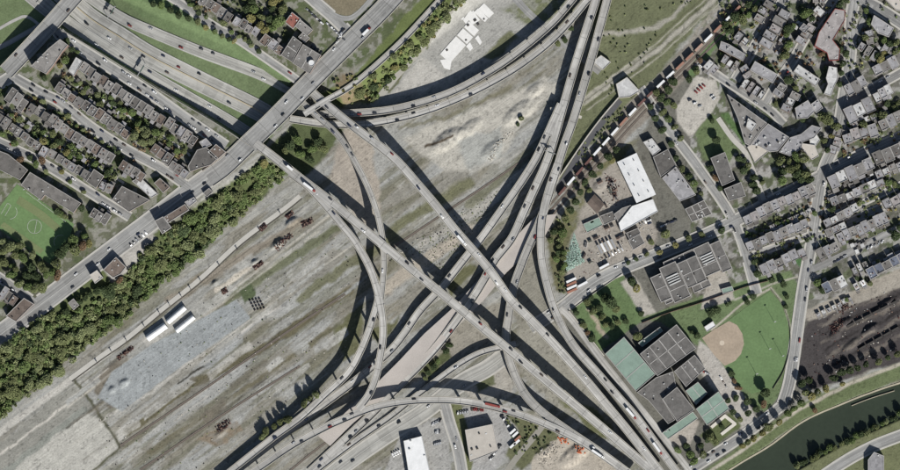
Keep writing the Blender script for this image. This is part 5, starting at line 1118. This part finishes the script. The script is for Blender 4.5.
# trucks and trailers
M_TRL = {'white': M('trailer_white', A(228,228,226), .5, .06, .2), 'red': M('trailer_red', A(150,66,58), .5, .08, .2), 'grey': M('trailer_grey', A(150,150,150), .5, .08), 'rust': M('trailer_rust', A(160,104,82), .6, .12)}
def truck(x, y, z, an, col, label, cab=True, L=13.0, name='truck'):
    t = tag(empty(name, (x, y, z+.05), an), label, 'truck' if cab else 'trailer', 'trucks' if cab else 'parked trailers')
    m = MB(); m.box(-.5, 0, 1.2, 4.0, L, 2.6); m.build('cargo_box', M_TRL[col], t)
    m = MB(); m.box(-.5, 0, .85, 1.18, L-.3, 2.2); m.build('chassis', M_TYRE, t)
    for xx in (-L/2+.8, -L/2+2.1)+((L/2+2.2,) if cab else ()):
        for s in (-1, 1): m = MB(); m.tube((xx, s*.85, .5), (xx, s*1.25, .5), .5, 8); m.build('wheel', M_TYRE, t)
    if not cab: m = MB(); m.box(L/2-2.4, 0, 0, .86, .3, 1.6); m.build('landing_gear', M_TYRE, t)
    if cab:
        m = MB(); loft(m, [(L/2+.2,1.2,.6,3.4),(L/2+1.6,1.25,.6,3.3),(L/2+2.4,1.2,.6,2.6),(L/2+3.2,1.1,.7,1.7)], 0); c_ = m.build('cab', PAINT[crng.choice(['white','red','navy'])], t)
        m = MB(); m.box(L/2+2.15, 0, 2.75, 3.2, .5, 2.0); m.build('windscreen', M_GLASS, c_)
def on_path(path, q, lat, col, label, rev=False, **k):
    x, y, z, an = path.at(q*path.L, lat); truck(x, y, z, an+(math.pi if rev else 0), col, label, **k)
on_path(R1, .8, -4.5, 'white', 'white truck turning at the avenue junction by brown field', L=9); on_path(DD, .08, 1.9, 'white', 'white truck at the head of the diagonal viaduct', True, L=8); on_path(DD, .13, -1.9, 'white', 'long white truck starting down the diagonal viaduct')
on_path(CC, .40, -1.9, 'white', 'white truck midway on the highest viaduct', L=11); on_path(EE, .64, 1.7, 'red', 'red truck on the broad arc over parked cars', L=14); on_path(G4, .76, -1.8, 'white', 'white truck on the curving branch beside the plant')
on_path(G4, .88, -1.8, 'white', 'lower white truck on the curving branch beside plant'); on_path(EE, .905, -1.7, 'white', 'white truck near the end of the broad arc')
for k in range(4): x, y, z = W(571.5+.3*k, 280+3.5*k, 0); truck(x, y, 0, math.radians(24), ('white','rust','white','rust')[k], f'{nth(k)} striped trailer from the top in the row of four', False, 12, 'trailer')
for k, (u, v, an) in enumerate([(583,284,28),(604.5,266,28)]): x, y, z = W(u, v, 0); truck(x, y, 0, math.radians(an), 'white', ('white trailer beside the row of four trailers', 'white trailer by the street below the bin sheds')[k], False, 12, 'trailer')
for k in range(5): x, y, z = W(600+3.3*k, 249.5-1.4*k, 0); truck(x, y, 0, math.radians(-62), 'white' if k % 2 else 'grey', f'{nth(k)} pale trailer from left below the bin sheds', False, 11, 'trailer')
for k, (u, v) in enumerate([(513,431),(515.5,434),(518,438),(513,445),(517,442)]): x, y, z = W(u, v, 0); truck(x, y, 0, math.radians(42), ('white','white','rust','white','white')[k], f'{nth(k)} trailer in the slanting row right of tan warehouse', False, 8.5, 'trailer')
# ------------------------------------------------------------------ railways
M_RAIL = M('rail_steel', A(128,118,108), .5, .1, metal=.4); M_TIE = M('tie_bed', A(124,112,100), .95, .2, .3, 1.0)
def track(pts, label, dz=.08):
    p = Path(pts, 2.2, dz); root = tag(empty('railway_track', (0,0,0)), label, 'railway track', 'railway tracks')
    m = MB(); strip(m, p, -1.3, 1.3, -.1, .08); m.build('tie_bed', M_TIE, root)
    for s in (-.75, .75): m = MB(); strip(m, p, s-.1, s+.1, .08, .3); m.build('rail', M_RAIL, root)
    return p
TR = [track([(762+3.4*k,-18+1.6*k),(740+3.4*k,6+2*k),(690+3.4*k,56+2.6*k),(640+3.4*k,104+2.8*k),(600+3.4*k,148+2.8*k),(556+3.4*k,198+2.8*k),(530+3.4*k,226+2.8*k)], ('freight track carrying the container train','middle track beside the container train','outer track beside the green meadow strip')[k], .08+.04*k) for k in range(3)]
track([(328,441),(308,456),(284,476)], 'short railway track emerging below the concrete cover')
CONT = {'orange': M('container_orange', A(162,116,96), .6, .1, .3), 'white': M_TRL['white'], 'red': M('container_red', A(112,76,68), .6, .1, .3), 'salmon': M('container_salmon', A(176,142,124), .6, .1, .3)}
seq = ['orange','white','orange','white','salmon','orange','orange','white','white','red','red','white','orange','white','white','white','red','red','white','red']
q = 44.0
for i, c in enumerate(seq):
    x, y, z, an = TR[0].at(q, 0); t = tag(empty('container_wagon', (x, y, z), an), f'{nth(i)} wagon of the freight train from the top, carrying {c} container', 'wagon', 'wagons of the freight train')
    m = MB(); m.box(0, 0, .9, 1.3, 13.6, 2.5); m.build('flatbed', M_TYRE, t)
    m = MB(); m.box(0, 0, 1.3, 5.6, 11.6 if i % 3 else 12.4, 2.7); m.build('container', CONT[c], t)
    for xx in (-4.6, 4.6): m = MB(); m.box(xx, 0, .25, .9, 2.6, 2.0); m.build('bogie', M_TYRE, t)
    q += 15.2
yp = Path([(70,379),(100,357),(128,337.5),(160,311),(200,279),(240,242),(284,209),(300,196)], 4.6, .16)
m = MB(); strip(m, yp, -yp.w/2, yp.w/2, -.3, 0); tag(m.build('service_path', M('path_concrete', A(186,182,172), .9, .12, .1)), 'pale straight service path along the foot of the wood', 'path', kind='structure')
m = MB(); strip(m, yp, -yp.w/2-1.6, -yp.w/2-.3, -.3, -.02); tag(m.build('drain_channel', M('channel_dark', A(84,80,72), .95, .2)), 'dark drain channel along the service path', 'channel', kind='structure')
for i, (u, v) in enumerate([(95.6,361),(110,350),(125,339),(143,325),(158,311.5),(168,303),(180,295),(189,287),(199,279),(218,264),(236,248),(258.5,229),(279,212)]):
    z = gz(u, v); x, y, _ = W(u, v, z); t = tag(empty('utility_pole', (x, y, z), math.radians(38)), f'{nth(i)} utility pole from left beside the pale service path', 'utility pole', 'utility poles of the service path')
    m = MB(); m.tube((0,-3.4,-.5), (0,-3.4,5.2), .3, 6, r2=.22); m.build('mast', M_BARK, t)
    m = MB(); m.box(0, -3.4, 4.3, 4.7, 2.6, .4); m.build('crossarm', M_BARK, t)
    m = MB(); m.box(.0, -3.4, 2.2, 3.8, 1.1, 1.0); m.build('switch_box', M_PIER, t)
# tunnel portal, walls, scrap
block('tunnel_portal', 'pale concrete tunnel portal beside the freight train', 'portal', [(616,84),(627,77),(640,91),(630,97),(619,98)], 5.5, 'offw', M_CONC, 0, M_CONC)
block('bridge_abutment', 'concrete abutment stub in the northern field', 'abutment', [(592,62),(601,55),(611,62),(603,70)], 5, 'offw', M_CONC, 0, M_CONC)
rw = Path([(552,188),(584,141),(602,117),(619,97)], 1); m = MB(); strip(m, rw, -.7, .7, -.5, 3.2); tag(m.build('retaining_wall', M_CONC), 'pale wall along the dark tunnel roadway', 'wall')
for k, (u, v, an) in enumerate([(553.5,108.5,.15),(578.5,116.5,-.3)]):
    x, y, _ = W(u, v, 5); m = MB(); m.box(x, y, 4.2, 6.2, 7.5, 3.4, an); m.box(x, y, -.5, 4.2, 3, 2.4, an); tag(m.build('pier_cap', M_CONC), ('white pier cap jutting left from the tall viaduct', 'white pier cap jutting right from the tall viaduct')[k], 'pier cap')
def heap(name, label, poly, n, hmax, mats, seed, s0, s1):
    """loose pieces piled over a map polygon, tipped at random"""
    r = random.Random(seed); m = MB(); d0 = max(1e-3, -min(float(sdf(np.array([u]), np.array([v]), poly)[0]) for u, v, _ in scatter(poly, 60, .1, .2, seed, .1)))
    for u, v, q in scatter(poly, n, .2, .5, seed, .3):
        t = min(1, -float(sdf(np.array([u]), np.array([v]), poly)[0])/d0); g = gz(u, v); x, y, _ = W(u, v, g); s = r.uniform(s0, s1)
        m.box(x, y, g-.2, g+.2+hmax*t*r.uniform(.6, 1), s, s*r.uniform(.5, 1), r.uniform(0, 3), r.randrange(len(mats)), None, r.uniform(.35, .8))
    return tag(m.build(name, mats), label, 'heap', kind='stuff')
GLS = [M('cullet_green', A(160,190,172), .6, .2, .4), M('cullet_pale', A(182,202,188), .6, .2, .4), M('cullet_dark', A(136,168,150), .6, .2, .4)]
heap('glass_heap', 'triangular heap of pale green broken glass', [(574,233),(585,262),(566,272),(564,262)], 900, 3.0, GLS, 61, .7, 1.7)
RUB = [M('rubble_pale', A(196,188,172), .95, .15, .4), M('rubble_mid', A(150,142,128), .95, .2, .4)]
heap('rubble', 'scattered white rubble beside the trailer track', [(536,452),(552,440),(566,448),(552,466),(538,466)], 90, 1.2, RUB, 62, 1, 2.4)
heap('rubble', 'line of white boulders across the pale waste ground', [(486,160),(496,140),(512,128),(516,132),(500,148),(492,164)], 70, .9, RUB, 63, .8, 2.0)
SCR = [M('scrap_rust', A(92,58,52), .9, .25, .5), M('scrap_dark', A(48,38,40), .9, .2, .5), M('scrap_tan', A(140,112,96), .9, .2, .5), M('scrap_maroon', A(66,42,44), .9, .2, .5)]
for k, (poly, nm) in enumerate([([(273,246),(290,232),(294,236),(278,252)],'longest scrap heap in the rail yard'),([(300,222),(312,217),(314,222),(303,228)],'scrap heap nearest the diagonal viaduct'),([(252,266),(262,260),(264,264),(255,270)],'small scrap heap below the hopper train'),([(221,290),(226,287),(228,292),(223,295)],'tiny scrap heap beside the slab'),([(284,216),(292,210),(294,214),(288,219)],'rusty scrap by the yard entrance'),([(116,357),(132,345),(134,349),(119,361)],'dark heap below the white sheds'),([(836,306),(846,300),(850,308),(840,314)],'rusty scrap heap at the canal siding'),([(828,326),(842,316),(844,326),(832,336)],'broken brick heap at the canal siding'),([(214,426),(228,418),(232,424),(218,434)],'brown heap in the southern rail yard'),([(604,172),(616,180),(618,198),(608,196)],'timber and scrap strewn left of the warehouse'),([(258,228),(264,222),(268,226),(262,232)],'white and rusty litter heap by the train')]):
    heap('scrap_heap', nm, poly, 110, 2.2, SCR, 70+k, .7, 1.9)
DR = M('drum_orange', A(222,112,64), .6, .1)
m0 = MB(); m0.tube((0,0,0), (0,0,.95), .62, 8, r2=.46); m0.tube((0,0,-.02), (0,0,.12), .8, 8); DM = m0.mesh('traffic_drum', DR)
for k, (u, v, n_) in enumerate([(563,441,15),(580,450,15)]):
    for j, (a, b, _) in enumerate(sorted(scatter([(u-5,v-4),(u+4,v-3),(u+6,v+4),(u-3,v+3)], n_, .5, .6, 80+k, .9))):
        z = gz(a, b); x, y, _ = W(a, b, z); o = link('traffic_drum', DM, None, (x, y, z), 0); o.scale = (1.3,1.3,1.1)
        tag(o, f"{nth(j)} orange traffic drum from left in the {('upper','lower')[k]} cluster beside the arc", 'traffic drum', ('upper cluster of orange drums','lower cluster of orange drums')[k])
# white vaulted sheds in the yard
def shed(a, b, wd, h, label):
    p0 = np.array(W(*a, 0)[:2]); p1 = np.array(W(*b, 0)[:2]); d = p1-p0; L = np.linalg.norm(d); an = math.atan2(d[1], d[0]); g = gz(*a)
    t = tag(empty('vaulted_shed', ((p0[0]+p1[0])/2, (p0[1]+p1[1])/2, g), an), label, 'shed', 'white sheds in the rail yard')
    prof = [(wd/2*math.cos(x), h*math.sin(x)) for x in np.linspace(0, math.pi, 9)]; nb = max(2, int(L/9))
    for k in range(nb):
        m = MB(); x0 = -L/2+L*k/nb+.1; x1 = -L/2+L*(k+1)/nb-.1
        for (y0, z0), (y1, z1) in zip(prof[:-1], prof[1:]): m.quad((x0,y0,z0),(x1,y0,z0),(x1,y1,z1),(x0,y1,z1))
        m.build('vault_panel', MATS['roof_white'], t)
    for x in (-L/2, L/2):
        m = MB(); m.v = [(x, y, z) for y, z in prof]; m.f = [tuple(range(9))]; m.m = [0]; m.build('end_wall', M_UNIT, t)
shed((147,338.5),(166,325), 8.5, 6, 'largest white vaulted shed below the hopper train'); shed((167.5,322),(185,307), 7, 5, 'white vaulted shed continuing the largest one'); shed((176,331),(194,316.5), 6.5, 5, 'separate white vaulted shed nearest the slab')
# crates of bundled ties by the slab
for i in range(4):
    for j in range(4):
        u, v = 250+i*3.1+j*1.6, 300.5+j*3.1-i*.6; x, y, _ = W(u, v, 0); m = MB()
        for k in range(3): m.box(x, y, .05+.5*k, .5+.5*k, 2.4-.2*k, 1.3, .7)
        tag(m.build('tie_stack', SCR[1]), f'stack of old ties, {nth(j)} row {nth(i)} column beside the grassy patch', 'stack', 'stacks of old ties')
# sign gantries over the highway
def gantry(path, q, label, side=1):
    x, y, z, an = path.at(q*path.L, 0); t = tag(empty('sign_gantry', (x, y, z), an), label, 'gantry', 'sign gantries'); w_ = path.w/2+1.5; gm = M('gantry_steel', A(150,150,150), .5, .1)
    for s in (-1, 1): m = MB(); m.tube((0, s*w_, -.5), (0, s*w_, 7.4), .28, 8); m.build('post', gm, t)
    m = MB(); m.box(0, 0, 6.6, 7.4, .7, 2*w_); m.build('beam', gm, t)
    m = MB(); m.box(.55, side*path.w*.1, 5.4, 8.8, .25, path.w*.62); m.build('sign_board', M('sign_green', A(52,92,76), .5, .05), t)
gantry(H3, .50, 'sign gantry over the lower sunken carriageway'); gantry(H1, .16, 'sign gantry over the upper sunken carriageway near overpass'); gantry(GL, .30, 'sign gantry across the western tall viaduct')
# ------------------------------------------------------------------ denser eastern blocks
row('the crowded block right of the slanted street, counted upward', (786,112), (796,92), 3, 9, 6.5, ('light','offw','grey'), seed=61, gap=.8, adj='cramped')
row('the block between the two straight streets', (799,44), (812,24), 3, 9, 7, ('light','grey','pink'), seed=62, gap=1.5, adj='garden')
row('the straight street below its crossing', (742,66), (750,78), 2, 9, 7, ('light','pink'), seed=63, gap=1, adj='short')
row('the gable row by the broad corner road', (884,44), (902,54), 3, 9, 7, ('light','grey','offw'), seed=64, gap=1, adj='rear')
row('the inner yard of the tall terrace block', (852,126), (876,115), 4, 6, 5, ('light','grey','offw'), seed=65, gap=1.2, adj='low', name='lane_garage')
row('the avenue front above the corner terrace', (832,154), (840,128), 3, 8, 7, ('light','pink','grey'), seed=66, gap=1, adj='avenue')
row('the backs of the long dark terrace', (876,176), (910,160), 5, 7, 5.5, ('light','offw','grey'), seed=67, gap=.8, adj='back')
row('the last backs under the avenue terrace', (826,234), (846,225), 3, 8, 7, ('grey','light','offw'), seed=68, gap=.6, adj='squat')
row('the slate terrace lower alley', (852,272), (868,264), 3, 8, 6, ('light','offw','grey'), seed=69, gap=1.4, adj='low')
row('the garden corner above the red townhouses', (812,-2), (826,-2), 2, 9, 7, ('grey','light'), seed=70, gap=2, adj='top')
row('the broad avenue corner opposite the tan roof', (868,30), (872,44), 2, 8, 7, ('light','grey'), seed=71, gap=1, adj='corner')
row('the meadow lane behind the L-shaped terrace', (722,58), (738,68), 3, 8, 6, ('light','offw','grey'), seed=72, gap=1.5, adj='lane')
# ------------------------------------------------------------------ small yard and garden things
grove('below the roadside houses', [(104,289,3.4,'dark'),(111,286,3.2,'dark'),(97,291,3.4,'dark'),(85,297,3.2,'dark'),(80,301,3.2,'dark'),(120,280,3,'rust'),(66,311,3,'dark'),(90,294,2.9,'dark')], tall=1.3)
bw = Path([(642,323),(668,313),(700,303),(745,287),(768,281)], 1); m = MB(); strip(m, bw, -.25, .25, -.3, 2.4); tag(m.build('boundary_wall', M_BRICK), 'long brick wall between the school and ball ground', 'wall')
bw = Path([(571,310),(596,292),(622,274)], 1); m = MB(); strip(m, bw, -.3, .3, -.3, 1.2); tag(m.build('boundary_wall', M_CONC), 'pale low wall along the lawn park street', 'wall')
bw = Path([(569,311),(584,330),(604,356)], 1); m = MB(); strip(m, bw, -.6, .6, -.3, 2.0); tag(m.build('boundary_wall', M_CONC), 'white wall between lawn park and service road', 'wall')
SHEDR = [RF['light'], RF['offw'], RF['grey'], RF['dark']]
def sheds(phrase, poly, n, seed, ang):
    r = random.Random(seed)
    for i, (u, v, q) in enumerate(sorted(scatter(poly, n, 1.4, 2.0, seed, .8))):
        z = gz(u, v); x, y, _ = W(u, v, z+3); w_, d_, h_ = r.uniform(2.6, 4.6), r.uniform(2.6, 5), r.uniform(2.3, 3.6)
        t = tag(empty('garden_shed', (x, y, z), math.radians(ang)), f'{nth(i)} small shed from left {phrase}', 'shed', 'sheds '+phrase)
        m = MB(); m.box(0, 0, -.5, h_, w_, d_); m.build('wall', M_GREYW, t); m = MB(); m.box(0, 0, h_, h_+.2, w_+.4, d_+.4); m.build('roof', r.choice(SHEDR), t)
sheds('in yards by the upper alley', [(70,74),(96,92),(130,116),(126,122),(90,100),(66,82)], 14, 91, -34); sheds('in yards by the lower alley', [(20,114),(62,142),(110,170),(104,176),(58,148),(18,122)], 16, 92, -34)
sheds('in yards behind the school street', [(750,238),(812,208),(810,214),(752,244)], 12, 93, 24); sheds('in yards below the corner terrace', [(828,192),(880,170),(884,178),(830,204)], 13, 94, 24)
sheds('in yards of the alley terrace', [(846,248),(888,228),(888,236),(850,256)], 9, 95, 24); sheds('in yards by the climbing street', [(846,124),(898,102),(898,110),(850,132)], 11, 96, 24)
sheds('between the straight streets', [(772,50),(800,8),(812,14),(786,62)], 10, 97, 58); sheds('in the corner gardens', [(862,48),(900,34),(900,48),(868,66)], 9, 98, 30); sheds('above the dark siding terrace', [(846,284),(896,256),(892,262),(852,290)], 8, 99, 26)
CCOL = [M_TRL['white'], M_TRL['rust'], M_TRL['grey'], CONT['red'], M('container_green', A(96,124,108), .6, .12)]; CN = ['white','rusty','grey','red','green']
for i, (u, v, an) in enumerate([(592,222,24),(607,228,24),(612,226,24),(596,238,24),(590,241,24),(586,245,80),(618,238,24),(622,236,24),(606,206,-60),(610,190,-64),(613,184,-64),(600,182,30),(616,198,-64),(584,256,60),(590,262,28),(620,246,-60)]):
    x, y, _ = W(u, v, 0); k = i % 5; t = tag(empty('storage_container', (x, y, 0), math.radians(an)), f'{CN[k]} storage container, {nth(i)} from the scrap yard list going around', 'container', 'containers in the scrap yard')
    t['label'] = f'{CN[k]} box container, {nth(i//5)} {CN[k]} one from the top in scrap yard'
    m = MB(); m.box(0, 0, 0, 2.5, 6.0 if i % 2 else 4.2, 2.4); m.build('container_box', CCOL[k], t); m = MB(); m.box(0, 0, 2.5, 2.62, 5.6 if i % 2 else 3.9, 1.9); m.build('container_lid', M_DARKU, t)
for r_, (a, b, n_) in enumerate([((846,327),(897,301),6), ((858,350),(899,327),5)]):  # made-up wagons standing for black shadow lines of fences and walls
    for i in range(n_):
        t_ = (i+.5)/n_; u, v = a[0]+(b[0]-a[0])*t_, a[1]+(b[1]-a[1])*t_; z = gz(u, v); x, y, _ = W(u, v, z)
        t = tag(empty('shadow_line_wagon', (x, y, z), math.atan2(a[1]-b[1], b[0]-a[0])), f'{nth(i)} low black wagon shape for a shadow line, from left on the {("upper","lower")[r_]} siding', 'wagon', 'wagon shapes standing for shadow lines')
        m = MB(); m.box(0, 0, .9, 2.4, 9.4, 2.7); m.build('shadow_line_body', M_TYRE, t); m = MB(); m.box(0, 0, 2.4, 2.6, 8.8, 2.2); m.build('shadow_line_top', M_DARKU, t)
        m = MB(); m.box(0, 0, .1, .9, 7.4, 1.8); m.build('bogie', M_TYRE, t)
track([(120,446),(200,392),(290,330),(345,294)], 'rusted disused track through the olive strip of rail yard'); track([(140,470),(230,410),(300,366)], 'rusted disused track across the southern rail yard'); track([(392,248),(440,216),(500,176),(540,148)], 'disused track crossing below the highest viaduct')
def debris(label, polys, n, seed, s0, s1, mats):
    r = random.Random(seed); m = MB()
    for poly in polys:
        for u, v, _ in scatter(poly, n, .1, .2, seed, 1):
            z = gz(u, v); x, y, _ = W(u, v, z); s = r.uniform(s0, s1)**1.0; m.box(x, y, z-.2, z+s*r.uniform(.25, .6), s, s*r.uniform(.4, 1), r.uniform(0, 3), r.randrange(len(mats)), None, .7)
    tag(m.build('debris', mats), label, 'debris', kind='stuff')
debris('small stones, scrap and weeds strewn over the rail yard', [[(95,400),(250,260),(330,225),(370,300),(330,380),(220,470),(110,470)], [(385,262),(430,230),(480,200),(500,190),(450,270)]], 420, 101, .5, 1.7, [RUB[0], RUB[1], SCR[1], LEAF['olive'], LEAF['dark']])
debris('junk strewn over the scrap yard and siding', [[(585,215),(615,175),(640,205),(655,235),(610,262),(580,280)], [(812,322),(900,286),(900,352),(812,380)]], 190, 102, .6, 1.9, [RUB[0], SCR[0], SCR[1], SCR[2], M_UNIT])
lot(606,257,3.2,-1.6,6,-60,'in the row by the scrap yard street'); lot(640,224,2.6,-1.2,5,-60,'behind the white flat warehouse'); lot(646,216,1.2,2.4,4,20,'beside the square grey office')
lot(500,446,-1.8,2.6,6,40,'in the lower line right of tan warehouse'); lot(433,424,2.4,-1.2,4,60,'in the lot corner above white warehouse'); lot(662,226,3.4,-1.4,5,25,'in the forecourt by the dark workshop')
